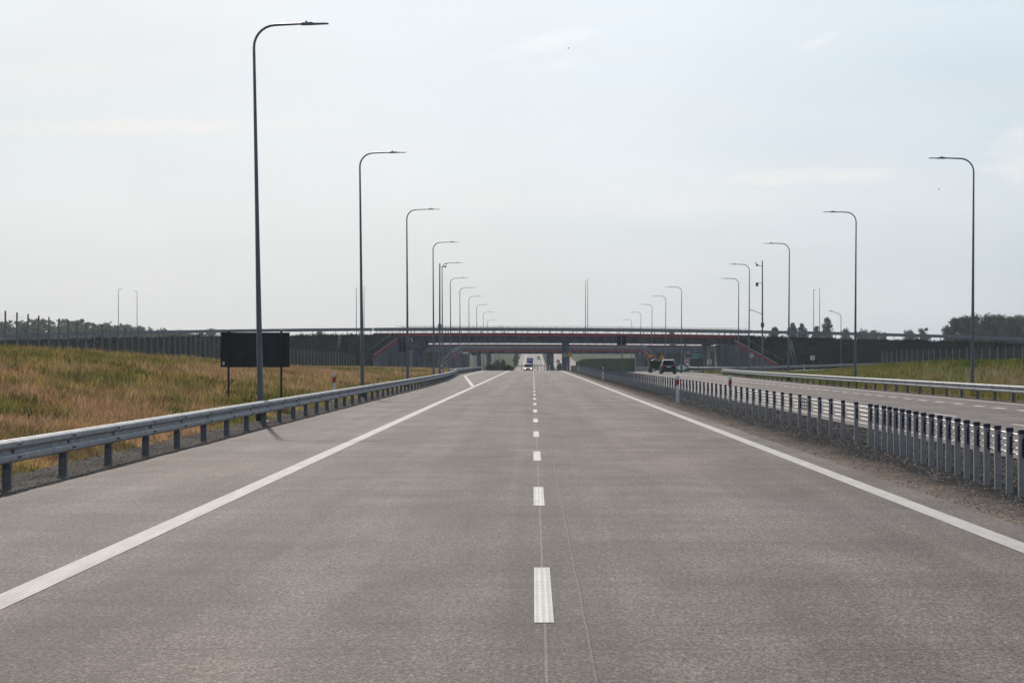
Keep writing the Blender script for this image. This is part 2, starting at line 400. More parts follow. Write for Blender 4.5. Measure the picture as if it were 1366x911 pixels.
wisp = wnoise((42, 42, 190), (2.2, 8.3, .5), 8, .68); fray = wnoise((90, 90, 260), (6.2, 1.3, 4.5), 6, .7)
def cloud(az0, el0, ra, re_, tilt, lo, hi, amt, col):
    global c
    da = wmath('SUBTRACT', az, az0); de = wmath('SUBTRACT', wmath('SUBTRACT', el, el0), wmath('MULTIPLY', da, tilt))
    q = wmath('ADD', wmath('POWER', wmath('ABSOLUTE', wmath('DIVIDE', da, ra)), 2.), wmath('POWER', wmath('ABSOLUTE', wmath('DIVIDE', de, re_)), 2.))
    shape = wmath('SUBTRACT', wmath('ADD', wmath('MULTIPLY', wisp, .9), wmath('MULTIPLY', fray, .5)), wmath('MULTIPLY', q, .34))
    c = wmix(wmath('MULTIPLY', wramp(shape, [(lo, 0.), (hi, 1.)]), amt), c, col)
cream = (11.2, 10.6, 10.0)
cloud(.006, .1365, .030, .0055, .22, .40, .95, .5, (11.6, 11.4, 11.2)); cloud(.0145, .1275, .010, .004, .2, .42, .95, .4, (11.4, 11.2, 11.))
cloud(-.165, .1005, .085, .0050, .02, .36, .80, .55, cream); cloud(-.19, .124, .07, .010, .05, .4, .9, .4, cream)
cloud(.12, .0785, .055, .0045, .01, .36, .8, .45, cream); cloud(.222, .092, .03, .018, .3, .35, .8, .55, cream); cloud(.125, .1375, .012, .004, .3, .45, .8, .45, (11.2, 11.1, 11.))
cloud(.03, .068, .09, .008, 0., .4, .9, .25, cream)
c = wmix(1., c, hollow, 'MULTIPLY')
wl.new(c, bg.inputs[0]); bg.inputs[1].default_value = SKY_S
S.view_settings.view_transform = 'Standard'; S.view_settings.look = 'None'; S.view_settings.gamma = 1; S.view_settings.exposure = 0.0
S.render.engine = 'CYCLES'; S.cycles.volume_max_steps = 64; S.cycles.volume_bounces = 0; S.cycles.max_bounces = 6

# ---------------------------------------------------------------- ground
xs = np.unique(np.concatenate([np.linspace(-6000, -400, 15), np.linspace(-400, -60, 18), np.arange(-60, -8.5, 1.), np.arange(-8.5, -6.4, .25), np.arange(-6, 18.5, 2.),
                               np.arange(18.5, 22, .5), np.arange(22, 70, 1.), np.linspace(70, 400, 18), np.linspace(400, 6000, 15)]))
ys = np.unique(np.concatenate([np.linspace(-60, 0, 6), np.arange(0, 120, 1.5), np.arange(120, 440, 4.), np.arange(440, 1500, 20.), np.linspace(1500, 9000, 20)]))
X, Y = np.meshgrid(xs, ys); Z = G(X, Y)
nv, nx = X.size, len(xs)
ii = np.arange(nv).reshape(X.shape)
quads = np.stack([ii[:-1, :-1], ii[:-1, 1:], ii[1:, 1:], ii[1:, :-1]], -1).reshape(-1, 4)
o = raw_mesh('ground', np.stack([X, Y, Z], -1).reshape(-1, 3), quads.ravel(), np.arange(len(quads))*4, None, M['grass'])
o.data.polygons.foreach_set('use_smooth', [True]*len(quads)); structure(o)
o.data.materials.append(M['meadow']); cy = Y[:-1, :-1].ravel(); o.data.polygons.foreach_set('material_index', (cy > 425).astype(np.int32))

def ystations(a, b):
    return np.array([y for y in np.unique(np.concatenate([np.arange(-20, 60, .3), np.arange(60, 130, .6), np.arange(130, 420, 3.), np.arange(420, 1400, 12), np.arange(1400, 3001, 100)])) if a <= y <= b])
def strip(name, xl, xr, dz, a, b, mat, jit=0., cols=1):
    y = ystations(a, b); L = np.array([xl(k) for k in y]); Rr = np.array([xr(k) for k in y])
    if jit:
        j = (fbm(y*1.7, y*0+3)-.5)*2*jit+(fbm(y*.3, y*0+8)-.5)*2*jit; L = L+j
        j = (fbm(y*1.7, y*0+21)-.5)*2*jit+(fbm(y*.3, y*0+31)-.5)*2*jit; Rr = Rr+j
    rows = [np.stack([L+(Rr-L)*t, y, P(y)+dz], -1) for t in np.linspace(0, 1, cols+1)]
    V = np.stack(rows, 1).reshape(-1, 3); n = cols+1; i2 = np.arange(len(V)).reshape(-1, n)
    q = np.stack([i2[:-1, :-1], i2[:-1, 1:], i2[1:, 1:], i2[1:, :-1]], -1).reshape(-1, 4)
    return structure(raw_mesh(name, V, q.ravel(), np.arange(len(q))*4, None, mat))
xl = lambda y: -6.5-float(rail_shift(y)); 
xr2 = lambda y: float(np.interp(y, [0, 141, 263, 300, 330, 420, 520], [18.75, 18.75, 20.6, 26, 26, 20, 18.75]))
strip('road', xl, lambda y: 4.95, 0., -20, 3000, M['road'], .035, 2)
strip('shoulder', lambda y: xl(y)-1.5, lambda y: xl(y)+.3, -.02, -20, 600, M['shoulder'])
strip('median_strip', lambda y: 4.6, lambda y: 8.5, -.02, -20, 3000, M['median'], 0, 3)
strip('opposite_road', lambda y: 8.25, xr2, .0, -20, 3000, M['road2'], .06, 2)
strip('far_shoulder', lambda y: xr2(y)-.3, lambda y: xr2(y)+1.0, -.02, -20, 420, M['shoulder'])
def marking(name, x, w, a, b, mat): return strip(name, (lambda y: x(y)-w/2) if callable(x) else (lambda y: x-w/2), (lambda y: x(y)+w/2) if callable(x) else (lambda y: x+w/2), .004, a, b, mat)
marking('edge_line', -3.707, .24, -5, 3000, M['line'])
marking('edge_line', lambda y: np.interp(y, [0, 40, 120, 300], [4.38, 4.40, 4.40, 4.40]), .24, -5, 3000, M['line_worn'])
marking('gore_line', lambda y: float(np.interp(y, [145, 248], [-3.72, -7.3])), .26, 146, 249, M['line'])
marking('gore_line', lambda y: float(np.interp(y, [248, 390], [-7.3, -7.6])), .24, 247, 392, M['line'])
def dashes(name, x, w, first, period, length, end, mat):
    V = []; q = []; y = first
    while y < end:
        n = 1 if y < 330 else 2
        for k in range(n):
            a, b = y+length*k/n, y+length*(k+1)/n; o = len(V)
            V += [(x-w/2, a, Pf(a)+.004), (x+w/2, a, Pf(a)+.004), (x+w/2, b, Pf(b)+.004), (x-w/2, b, Pf(b)+.004)]; q += [o, o+1, o+2, o+3]
        y += period
    return structure(raw_mesh(name, V, q, np.arange(len(q)//4)*4, None, mat))
dashes('lane_line', .071, .125, 15.0-24, 11.95, 3.95, 1500, M['dash'])
marking('opposite_edge_line', 8.8, .13, -5, 1500, M['line'])
dashes('opposite_lane_line', 12.55, .12, 9, 12, 4, 1500, M['dash'])
dashes('opposite_exit_line', 16.25, .24, 8, 4, 2, 300, M['dash'])
marking('opposite_outer_line', 18.35, .2, -5, 240, M['line'])
# slip road climbing away to the right
rp = [(23, 268), (30, 296), (38, 315), (48, 330), (62, 342), (80, 350), (130, 362), (220, 380)]
rz_ = [0, .08, .25, .5, .7, .85, 1.1, 1.4]
V = []; q = []
for i, (x, y) in enumerate(rp):
    a = Vector(rp[max(i-1, 0)]); b = Vector(rp[min(i+1, len(rp)-1)]); t = (b-a).normalized(); n = Vector((-t.y, t.x))
    for s_ in (-3.4, 3.4):
        p = Vector((x, y))+n*s_; V.append((p.x, p.y, Pf(y)+rz_[i]+.01))
    if i: o = 2*i; q += [o-2, o, o+1, o-1]
structure(raw_mesh('slip_road', V, q, np.arange(len(q)//4)*4, None, M['road2']))

# ---------------------------------------------------------------- W-beam guardrails
WP = [(.0, .36), (.022, .362), (.078, .392), (.082, .41), (.082, .455), (.07, .468), (.022, .49), (.018, .51), (.022, .535), (.07, .558), (.082, .572), (.082, .62), (.076, .638), (.022, .666), (.0, .67)]
def guardrail(name, label, path, zf, side, spacing, group=None, post_h=.62, end_white=None, first=None, drop=0., scale=1.):
    """path: list of (x, y); side=+1 beam faces +normal (right of travel), -1 the other way"""
    P2 = [Vector(p) for p in path]; L = [0]
    for a, b in zip(P2, P2[1:]): L.append(L[-1]+(b-a).length)
    def point(s_):
        s_ = min(max(s_, 0), L[-1]-1e-6); i = max(k for k in range(len(L)-1) if L[k] <= s_)
        t = (P2[i+1]-P2[i]).normalized(); return P2[i]+t*(s_-L[i]), t
    o0, _ = point(0); base = Vector((o0.x, o0.y, zf(o0.x, o0.y)))
    root = thing(name, label, 'guardrail', base, 0, group)
    n = int(L[-1]//spacing)+1
    prof = [(u*scale, z) for u, z in WP]; back = [(u-.007, z) for u, z in prof[::-1]]; loop = prof+back
    beam = MB(); posts = []
    for k in range(n-1):
        a, b = k*spacing-(.16 if k else 0), (k+1)*spacing
        rings = []
        for s_, off in ((a, .006), (a+.02, .006), (b, .0)):
            p, t = point(s_); nn = Vector((t.y, -t.x))*side; z0 = zf(p.x, p.y)
            rings.append([(p.x+nn.x*(u+off)-base.x, p.y+nn.y*(u+off)-base.y, z0+z-base.z-drop) for u, z in loop])
        beam.loft(rings)
        p, t = point(a+.06); nn = Vector((t.y, -t.x))*side; z0 = zf(p.x, p.y)
        ang = math.atan2(t.y, t.x)
        if p.y < 140:
            for zz, ds in ((.60, 0), (.43, 0), (.60, .12), (.43, .12)):
                c_ = p+t*ds+nn*(.094*scale); beam.box((c_.x-base.x, c_.y-base.y, z0+zz-base.z-drop), (.024, .02, .024), ang, 1)
            c_ = p-t*.05+nn*.03; beam.box((c_.x-base.x, c_.y-base.y, z0+.512-base.z-drop), (.10, .012, .05), ang, 1)
            for ds in (.8, 1.3, 1.9, 2.4, 3.0):
                c_ = p+t*ds+nn*.03; beam.box((c_.x-base.x, c_.y-base.y, z0+.512-base.z-drop), (.02, .02, .02), ang, 2)
    for k in range(n): posts.append(point(k*spacing))
    beam.build('rail_beam', [M['steel'], M['signback'], M['cable']], root)
    # posts: open channel section, groove towards the traffic
    pm = MB(); ch = [(-.06, -.04), (-.046, -.04), (-.046, .028), (.046, .028), (.046, -.04), (.06, -.04), (.06, .04), (-.06, .04)]
    pm.loft([[(x, y, z) for x, y in ch] for z in (-.3, post_h)])
    pm.span(-.045, .045, -.030, .026, -.3, post_h*.42, 0)
    proto = None; rest = MB()
    for k, (p, t) in enumerate(posts):
        nn = Vector((t.y, -t.x))*side; c_ = p-nn*.085; z0 = zf(p.x, p.y)
        loc = Vector((c_.x-base.x, c_.y-base.y, z0-base.z-drop))
        ang = math.atan2(t.y, t.x)-math.pi/2
        if k >= 100: rest.box((loc.x, loc.y, loc.z+post_h/2-.1), (.12, .08, post_h+.2), ang); continue
        if proto is None: o = proto = pm.build('post', M['steel_dark'], root)
        else: o = proto.copy(); COL.objects.link(o); o.parent = root
        o.location = loc; o.rotation_euler = (0, 0, ang)
    if rest.v: stuff(rest.build('posts', M['steel_dark'], root))
    if end_white:
        p, t = point(0 if end_white == 'start' else L[-1]); z0 = zf(p.x, p.y); nn = Vector((t.y, -t.x))*side
        e = MB(); e.box((p.x-base.x+nn.x*.04, p.y-base.y+nn.y*.04, z0+.5-base.z), (.16, .30, .36), math.atan2(t.y, t.x)-math.pi/2); e.build('end_cap', M['white'], root, bevel=.03)
    return root
zr = lambda x, y: Pf(y)-.02
sp = 3.65
guardrail('guardrail', 'long grey steel guardrail along the left shoulder, nearest the camera', [(-6.83, 30.5-4*sp), (-6.83, 150), (-7.0, 185), (-7.8, 230), (-8.7, 262)], zr, 1, sp, 'roadside guardrails', end_white='end')
guardrail('guardrail', 'short guardrail curving off behind the white end of the left shoulder guardrail', [(-9.3, 258), (-9.0, 300), (-8.75, 350), (-8.7, 396)], zr, 1, 4., 'roadside guardrails')
guardrail('guardrail', 'bright guardrail along the far right edge of the opposite carriageway', [(19.35, 60), (19.35, 141), (19.9, 205), (21.4, 263)], zr, -1, 3.8, 'roadside guardrails', end_white='end')
zs = lambda x, y: Pf(y)+float(np.interp(x, [p[0] for p in rp], rz_))
guardrail('guardrail', 'low guardrail along the slip road behind the grassy mound on the right', [(25, 305), (31.5, 314), (37, 322), (46, 334), (60, 346), (79, 354), (129, 366)], zs, 1, 4., 'roadside guardrails')
guardrail('guardrail', 'guardrail beside the green arrow sign in front of the right abutment', [(21.8, 345), (25.0, 330), (31, 322)], zr, 1, 4., 'roadside guardrails')

# ---------------------------------------------------------------- cable barrier on the median
bx = lambda y: float(np.interp(y, [20, 28.8, 33.9, 37.6, 40.6, 43.9, 47, 300, 400], [5.6, 6.05, 6.27, 6.40, 6.5, 6.62, 6.65, 6.65, 6.65]))
cb = thing('cable_barrier', 'wire rope barrier of steel posts with navy caps along the gravel median', 'barrier', (6.65, 47, Pf(47)-.02))
py_ = [28.84+.945*k for k in range(-6, 19)]
py_ += [py_[-1]+2.03*(k+1) for k in range(178)]
cz = [.765, .68, .592, .512]
pb = MB(); lip = [(-.041, .035), (-.041, -.034), (-.035, -.034), (-.031, -.026), (.036, -.026), (.041, -.02), (.041, .035), (.035, .035), (.035, -.014), (-.033, -.014), (-.033, .035)]
pb.loft([[(x, y, z) for x, y in lip] for z in (-.3, .82)])
capm = MB(); capm.span(-.045, .045, -.036, .036, .785, .84)
capm.span(-.004, .030, -.036, -.0262, .50, .73)
for z in cz: capm.span(.008, .05, -.055, -.0362, z-.022, z+.004)
proto = None; rest = MB(); restc = MB()
for k, y in enumerate(py_):
    x = bx(y); loc = Vector((x-6.65, y-47, Pf(y)-Pf(47)))
    rx = (random.random()-.5)*.02
    if k < 100:
        if proto is None:
            proto = o = pb.build('post', M['postlight'], cb); cap = capm.build('cap', M['navy'], o, bevel=.006)
        else:
            o = proto.copy(); COL.objects.link(o); o.parent = cb
            c2 = cap.copy(); COL.objects.link(c2); c2.parent = o
        o.location = loc; o.rotation_euler = (rx, (random.random()-.5)*.012, (random.random()-.5)*.12)
    else:
        rest.span(loc.x-.041, loc.x+.041, loc.y-.03, loc.y+.03, loc.z-.3, loc.z+.8)
        restc.span(loc.x-.045, loc.x+.045, loc.y-.036, loc.y+.036, loc.z+.785, loc.z+.84)
        restc.span(loc.x, loc.x+.05, loc.y-.05, loc.y-.031, loc.z+.49, loc.z+.785)
stuff(rest.build('posts', M['postlight'], cb)); stuff(restc.build('caps', M['navy'], cb))
for z in cz:
    c_ = MB(); c_.tube([(bx(y)-6.65+.03, y-47-.042, Pf(y)-Pf(47)+z) for y in py_], .0085, 6); c_.build('cable', M['cable'], cb, True)
tb = MB()
for z in cz:
    for yy in (56.9, 57.3, 57.7): tb.tube([(bx(yy)-6.65+.03, yy-47-.13, z), (bx(yy)-6.65+.03, yy-47+.05, z)], .026, 8)
tb.build('turnbuckles', M['steel_dark'], cb, True)

# ---------------------------------------------------------------- lamp posts
def lamp_post(label, group, loc, rz, h=11.1, reach=2.1):
    root = thing('lamp_post', label, 'lamp post', loc, rz, group)
    m = MB(); r = .62; zt = h
    pts = [(0, 0, 0), (0, 0, 2.0), (0, 0, zt*.5), (0, 0, zt-r)]; rad = [.088, .082, .058, .038]
    for a in range(1, 8):
        t = math.pi/2*a/7; pts.append((r-r*math.cos(t), 0, zt-r+r*math.sin(t))); rad.append(.036)
    pts.append((reach-.72, 0, zt+.02)); rad.append(.03)
    m.tube(pts, rad, 10); m.build('pole', M['lamp'], root, True)
    hd = MB()
    hd.loft([[(x, -w, zt+.02+b), (x, w, zt+.02+b), (x, w, zt+.02+t), (x, w*.4, zt+.03+t), (x, -w*.4, zt+.03+t), (x, -w, zt+.02+t)] for x, w, b, t in
             ((reach-.78, .05, -.04, .03), (reach-.70, .09, -.04, .032), (reach-.47, .11, -.035, .03), (reach-.40, .12, -.03, .005), (reach-.02, .11, -.022, .0), (reach, .09, -.02, -.004))])
    hh = hd.build('luminaire', M['lamp'], root)
    kn = MB(); kn.tube([(reach-.62, 0, zt+.05), (reach-.62, 0, zt+.10)], [.04, .025], 10); kn.build('sensor_cap', M['black'], hh)
    bs = MB(); bs.tube([(0, 0, -.3), (0, 0, .34), (0, 0, .36)], [.15, .145, .1], 12); bs.span(-.2, .2, -.2, .2, -.3, .03)
    bs.build('base_cover', M['black'], root)
    dr = MB(); dr.span(-.04, .04, -.092, -.075, .9, 1.35); dr.build('access_door', M['steel_dark'], root)
    return root
ORD = ['nearest', 'second', 'third', 'fourth', 'fifth', 'sixth', 'seventh', 'eighth', 'ninth', 'tenth', 'eleventh', 'twelfth', 'thirteenth']
GL = 'lamp posts in a row behind the left guardrail'; GR = 'lamp posts in a row along the opposite carriageway'
Ld = [65, 105.6, 145.6, 185, 225, 266, 302, 342.7, 390, 436.8, 487, 537, 590]
Lx = [-7.62, -7.75, -7.85, -7.9, -8.75, -9.4, -9.45, -9.4, -9.4, -9.3, -9.5, -8.6, -8.6]
lab = lambda i, row: (('tallest grey curved-arm lamp post, standing in front of the dark board behind the left guardrail' if row == 'L' and i == 0 else
        ('tall grey curved-arm lamp post at the far right, nearest the camera in the opposite row' if row == 'R' and i == 0 else
         '%s curved-arm lamp post from the camera in the %s row' % (ORD[i], 'left' if row == 'L' else 'right-hand'))))
lp = lamp_post(lab(0, 'L'), GL, (Lx[0], Ld[0], Pf(Ld[0])-.05), 0)
lp.rotation_euler[1] = -.019
def lz(x, y): return max(float(G(x, y)), Pf(y)-.14)
for i in range(1, len(Ld)):
    o = dup(lp, (Lx[i], Ld[i], lz(Lx[i], Ld[i])), 0, lab(i, 'L')); o.rotation_euler[1] = -.006 if i > 1 else -.012
    o.location.z = max(o.location.z, Pf(Ld[i])-.1) if Ld[i] < 500 else Pf(Ld[i])
Rd = [108.4, 147.8, 187.6, 228.6, 300, 342.7, 390, 436.8, 487, 537]
Rx = [20.45, 20.45, 20.6, 21.2, 19.4+2.2, 19.7+2.0, 19.9, 20.2, 20.6, 20.8]
Rx[4], Rx[5] = at_x(908.4, 300), at_x(887.4, 342.7)
Rx[4] += 0
for i in range(len(Rd)):
    o = dup(lp, (Rx[i], Rd[i], Pf(Rd[i])-.05), math.pi, lab(i, 'R'), GR); o.rotation_euler[1] = -.008
o = dup(lp, (23.7, 268.5, Pf(268.5)-.05), math.pi, 'curved-arm lamp post just past the end of the far right guardrail', GR); o.rotation_euler[1] = -.005

def slant_lamp(label, loc, rz, h, group, reach=1.7):
    root = thing('lamp_post', label, 'lamp post', loc, rz, group)
    m = MB(); pts = [(0, 0, -.3), (0, 0, h-.9)]; rad = [.07, .045]
    for a in range(1, 6):
        t = R(75)*a/5; pts.append((.55-.55*math.cos(t), 0, h-.9+.55*math.sin(t))); rad.append(.04)
    pts.append((reach-.5, 0, h-.02)); rad.append(.035)
    m.tube(pts, rad, 8); m.build('pole', M['lamp'], root, True)
    l = MB(); l.box((reach-.25, 0, h+.02), (.6, .24, .09), mat=Matrix.Rotation(R(-12), 3, 'Y')); l.build('luminaire', M['lamp'], root, bevel=.02)
    return root
s1 = slant_lamp('shorter lamp post with a rising arm in front of the dark right bank', (at_x(1121.4, 345), 345, .6), math.pi, 8.3, 'lamp posts beside the slip road', 1.75)
s2 = dup(s1, (at_x(1015, 320), 318, .15), math.pi, 'shorter lamp post with a rising arm behind the camera mast on the right')
# straight lamps on the overpass road, heads along the road
def oz(x): return 6.3-.00018*(x+12)**2
def mast_lamp(label, x, y, ztop, rz, group):
    zb = oz(x)-.25; root = thing('lamp_post', label, 'lamp post', (x, y, zb), rz, group); h = ztop-zb
    m = MB(); m.tube([(0, 0, -.2), (0, 0, h*.6), (0, 0, h-.25), (.05, 0, h-.08), (.3, 0, h)], [.07, .055, .04, .036, .033], 8); m.build('pole', M['lamp'], root, True)
    l = MB(); l.box((.62, 0, h+.02), (.7, .22, .08)); l.build('luminaire', M['lamp'], root, bevel=.02); return root
G2 = 'lamp posts standing on the overpass road'
for (pxx, pyy, d, rz, lb) in ((157, 386, 400.5, 1.2, 'left of the pair of thin lamp posts over the far left bank'), (182, 389, 414, -1.9, 'right of the pair of thin lamp posts over the far left bank'),
        (475.2, 385, 414, -1.5, 'thin straight lamp post just left of the second lamp of the left row'), (485.5, 383, 426, 1.5, 'thin straight lamp post just right of the second lamp of the left row'),
        (781, 376, 414, -1.6, 'left of two close thin lamp posts over the middle of the bridge'), (784, 373, 424, 1.6, 'right of two close thin lamp posts over the middle of the bridge'),
        (1085, 387, 414, -1.5, 'left of two thin lamp posts above the small trees on the right'), (1093, 385, 424, 1.4, 'right of two thin lamp posts above the small trees on the right')):
    x, y, z = at(pxx, pyy, d); mast_lamp(lb, x, y, z, rz, G2)

# camera masts
def camera_mast(label, x, y, h, side, arms):
    root = thing('camera_mast', label, 'camera mast', (x, y, Pf(y)-.05), 0, 'traffic camera masts')
    m = MB(); m.tube([(0, 0, -.3), (0, 0, h*.5), (0, 0, h)], [.12, .09, .06], 10); m.build('mast', M['lamp'], root, True)
    b = MB(); b.span(-.18, .18, -.22, .12, h*.42, h*.42+.5); b.build('equipment_box', M['steel_dark'], root, bevel=.02)
    b = MB(); b.tube([(0, 0, -.3), (0, 0, .4)], .2, 10); b.build('base_cover', M['black'], root)
    for z, kind in arms:
        a = MB(); a.tube([(0, 0, z), (side*.55, 0, z+.05)], .03, 6); ar = a.build('arm', M['lamp'], root)
        c_ = MB()
        if kind == 'dome':
            c_.tube([(side*.6, 0, z+.1), (side*.6, 0, z-.05), (side*.6, 0, z-.25), (side*.6, 0, z-.36)], [.1, .17, .16, .05], 10)
        else: c_.box((side*.6, -.1, z+.12), (.22, .6, .22), mat=Matrix.Rotation(R(12), 3, 'X')); c_.tube([(side*.6, 0, z+.2), (side*.85, 0, z+.45)], [.05, .03], 6)
        c_.build('camera_housing', M['steel_dark'], ar)
    return root
camera_mast('slim mast with traffic cameras on its left side, behind the far right guardrail', at_x(1016.8, 262), 262, 12.9, -1, [(12.3, 'box'), (10.35, 'dome')])
camera_mast('slim dark mast with a camera at its tip, beside the fourth left-row lamp', at_x(586.6, 252), 252, 12.2, 1, [(11.8, 'box')])

# ---------------------------------------------------------------- signs
def sign_post(root, x, z1, r=.035, y=0., z0=-.3):
    p = MB(); p.tube([(x, y, z0), (x, y, z1)], r, 8); return p.build('post', M['signback'], root, True)
def gz(x, y): return float(max(G(x, y), Pf(y)-.14))
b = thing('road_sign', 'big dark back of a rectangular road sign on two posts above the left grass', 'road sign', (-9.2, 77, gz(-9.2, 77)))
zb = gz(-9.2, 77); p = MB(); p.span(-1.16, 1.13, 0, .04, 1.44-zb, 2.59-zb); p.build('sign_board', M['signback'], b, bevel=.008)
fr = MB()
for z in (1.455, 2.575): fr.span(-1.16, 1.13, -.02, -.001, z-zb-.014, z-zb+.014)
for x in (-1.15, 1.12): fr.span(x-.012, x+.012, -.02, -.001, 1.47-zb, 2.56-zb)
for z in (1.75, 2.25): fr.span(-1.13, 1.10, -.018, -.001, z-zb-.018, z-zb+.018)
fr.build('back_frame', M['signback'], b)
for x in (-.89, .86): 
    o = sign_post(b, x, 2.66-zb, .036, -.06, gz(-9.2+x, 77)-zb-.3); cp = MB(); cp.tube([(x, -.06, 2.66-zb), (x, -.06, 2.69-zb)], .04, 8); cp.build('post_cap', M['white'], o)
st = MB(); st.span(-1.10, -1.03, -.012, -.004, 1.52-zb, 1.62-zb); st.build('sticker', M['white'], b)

def poly_sign(label, px, pyc, d, poly, mats, extra=(), back=False, group=None, base=None, double=False, name='road_sign', cat='road sign', post=True):
    """poly in metres about the sign's centre; extra: list of (poly, material, name)"""
    x, y, z = at(px, pyc, d); zb = base if base is not None else gz(x, y)
    root = thing(name, label, cat, (x, y, zb), 0, group); c = z-zb
    b_ = MB(); b_.prism([(u, v+c) for u, v in poly], 0, .02); b_.build('sign_board', mats, root)
    for k, (pl, mt, nm) in enumerate(extra):
        e = MB(); e.prism([(u, v+c) for u, v in pl], -.004*(k+1)-.002, -.004*k-.001 if k else -.001); e.build(nm, mt, root)
    if post:
        top = c+max(v for _, v in poly)-.05; p = MB(); p.tube([(0, .06 if not back else -.05, -.3), (0, .06 if not back else -.05, top)], .035, 8); p.build('post', M['steel_dark'], root, True)
    return root
sq = lambda a, b_: [(-a, -b_), (a, -b_), (a, b_), (-a, b_)]
tri = lambda a: [(-a, -a*.75), (a, -a*.75), (a*.12, a*.98), (-a*.12, a*.98)]
disc = lambda r, n=24: [(r*math.cos(2*math.pi*k/n), r*math.sin(2*math.pi*k/n)) for k in range(n)]
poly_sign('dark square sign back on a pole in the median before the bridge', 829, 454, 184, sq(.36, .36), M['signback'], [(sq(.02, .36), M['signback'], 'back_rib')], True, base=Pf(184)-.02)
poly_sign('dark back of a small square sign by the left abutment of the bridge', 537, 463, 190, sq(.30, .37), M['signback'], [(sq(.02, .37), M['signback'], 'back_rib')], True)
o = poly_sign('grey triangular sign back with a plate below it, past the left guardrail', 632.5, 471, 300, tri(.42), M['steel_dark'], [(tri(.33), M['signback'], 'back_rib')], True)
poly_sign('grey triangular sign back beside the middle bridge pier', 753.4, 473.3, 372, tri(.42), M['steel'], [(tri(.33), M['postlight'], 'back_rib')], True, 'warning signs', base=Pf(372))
figure = [(-.07, -.18), (.08, -.18), (.1, .0), (.05, .12), (.06, .22), (-.06, .22), (-.1, .02)]
poly_sign('amber triangular warning sign at the foot of the middle bridge pier', 760, 472.4, 368, tri(.47), M['black'], [(tri(.42), M['yellow'], 'sign_face'), (figure, M['black'], 'symbol')], group='warning signs', base=Pf(368))
poly_sign('amber triangular warning sign just above the roof of the dark car', 883, 476, 305, tri(.40), M['black'], [(tri(.36), M['yellow'], 'sign_face'), ([(-.045, -.1), (.045, -.1), (.06, .18), (-.06, .18)], M['black'], 'symbol')], group='warning signs')
poly_sign('small amber downward triangle sign left of the dark car', 867.5, 475.3, 326, [(-u, -v) for u, v in tri(.40)], M['red'], [([(-u*.8, -v*.8) for u, v in tri(.40)], M['yellow'], 'sign_face')], group='warning signs')
o = poly_sign('round 60 speed limit sign before the right abutment', 1002.2, 474, 322, disc(.37), M['red'], [(disc(.295), M['white'], 'sign_face')])
tcv = bpy.data.curves.new('digits', 'FONT'); tcv.body = '60'; tcv.size = .42; tcv.align_x = 'CENTER'; tcv.align_y = 'CENTER'; tcv.extrude = .002; tcv.offset = .008
tmp = bpy.data.objects.new('digits', tcv); COL.objects.link(tmp); bpy.context.view_layer.update()
me = bpy.data.meshes.new_from_object(tmp.evaluated_get(bpy.context.evaluated_depsgraph_get())); bpy.data.objects.remove(tmp)
to = bpy.data.objects.new('digits', me); COL.objects.link(to); to.parent = o; to.location = (0, -.012, at(0, 474, 322)[2]-o.location.z); to.rotation_euler = (R(90), 0, 0); me.materials.clear(); me.materials.append(M['black'])
# green arrow sign with blue plate
x, y, z = at(925, 474.6, 330); zb = gz(x, y); g = thing('direction_sign', 'green arrow-shaped direction sign under a small blue plate', 'road sign', (x, y, zb)); c0 = z-zb
arrow = lambda k: [(-1.32+k, -.32+k), (1.0-k*.6, -.32+k), (1.33-k*1.4, 0), (1.0-k*.6, .32-k), (-1.32+k, .32-k)]
m_ = MB(); m_.prism([(u, v+c0) for u, v in arrow(0)], 0, .03); m_.build('sign_board', M['white'], g)
m_ = MB(); m_.prism([(u, v+c0) for u, v in arrow(.035)], -.005, -.001); m_.build('sign_face', M['green'], g)
m_ = MB(); m_.span(-1.15, -.45, -.010, -.006, c0-.12, c0+.1); m_.build('number_plate', M['red'], g)
m_ = MB()
for (u0, u1, v) in ((-.15, .85, .08), (-.1, .6, -.13)):
    u = u0
    while u < u1: m_.span(u, u+.06, -.010, -.006, c0+v-.04, c0+v+.05); u += .1
m_.build('lettering', M['white'], g)
m_ = MB(); m_.span(-1.15, -.45, 0, .03, c0+.36, c0+.68); bp = m_.build('upper_plate', M['blue'], g)
m_ = MB(); m_.span(-1.0, -.86, -.005, -.001, c0+.44, c0+.6); m_.span(-.75, -.6, -.005, -.001, c0+.44, c0+.6); m_.build('lettering', M['white'], bp)
for u in (-.8, .7): sign_post(g, u, c0+.3 if u > 0 else c0+.66, .04, .07)
# chevron boards
def chev(w, h, t, up):   # red chevrons on white
    if up: return [[(-w, v), (0, v+w*.8), (w, v), (w, v+t), (0, v+w*.8+t), (-w, v+t)] for v in (-h*.8, -h*.8+2*t)]
    return [[(-w*.45, -h*.85), (-w*.05, -h*.85), (w*.7, 0), (-w*.05, h*.85), (-w*.45, h*.85), (w*.2, 0)]]
GC = 'red and white chevron boards'
poly_sign('tall chevron board pointing up, below the green arrow sign', 916.3, 483, 318, sq(.37, .52), M['white'], [(p, M['red'], 'chevron') for p in ([[(-.36, -.30), (0, 0), (.36, -.30), (.36, -.08), (0, .22), (-.36, -.08)], [(-.36, .12), (0, .42), (.36, .12), (.36, .34), (.2, .5), (-.2, .5), (-.36, .34)]])], group=GC)
poly_sign('square chevron board pointing right, in front of the light bridge column', 946, 482.7, 330, sq(.33, .33), M['white'], [(p, M['red'], 'chevron') for p in chev(.33, .33, .1, False)], group=GC)
poly_sign('square chevron board alone before the dark bank right of the speed limit sign', 1083.4, 477.3, 380, sq(.37, .36), M['white'], [(p, M['red'], 'chevron') for p in chev(.37, .36, .1, False)], group=GC)
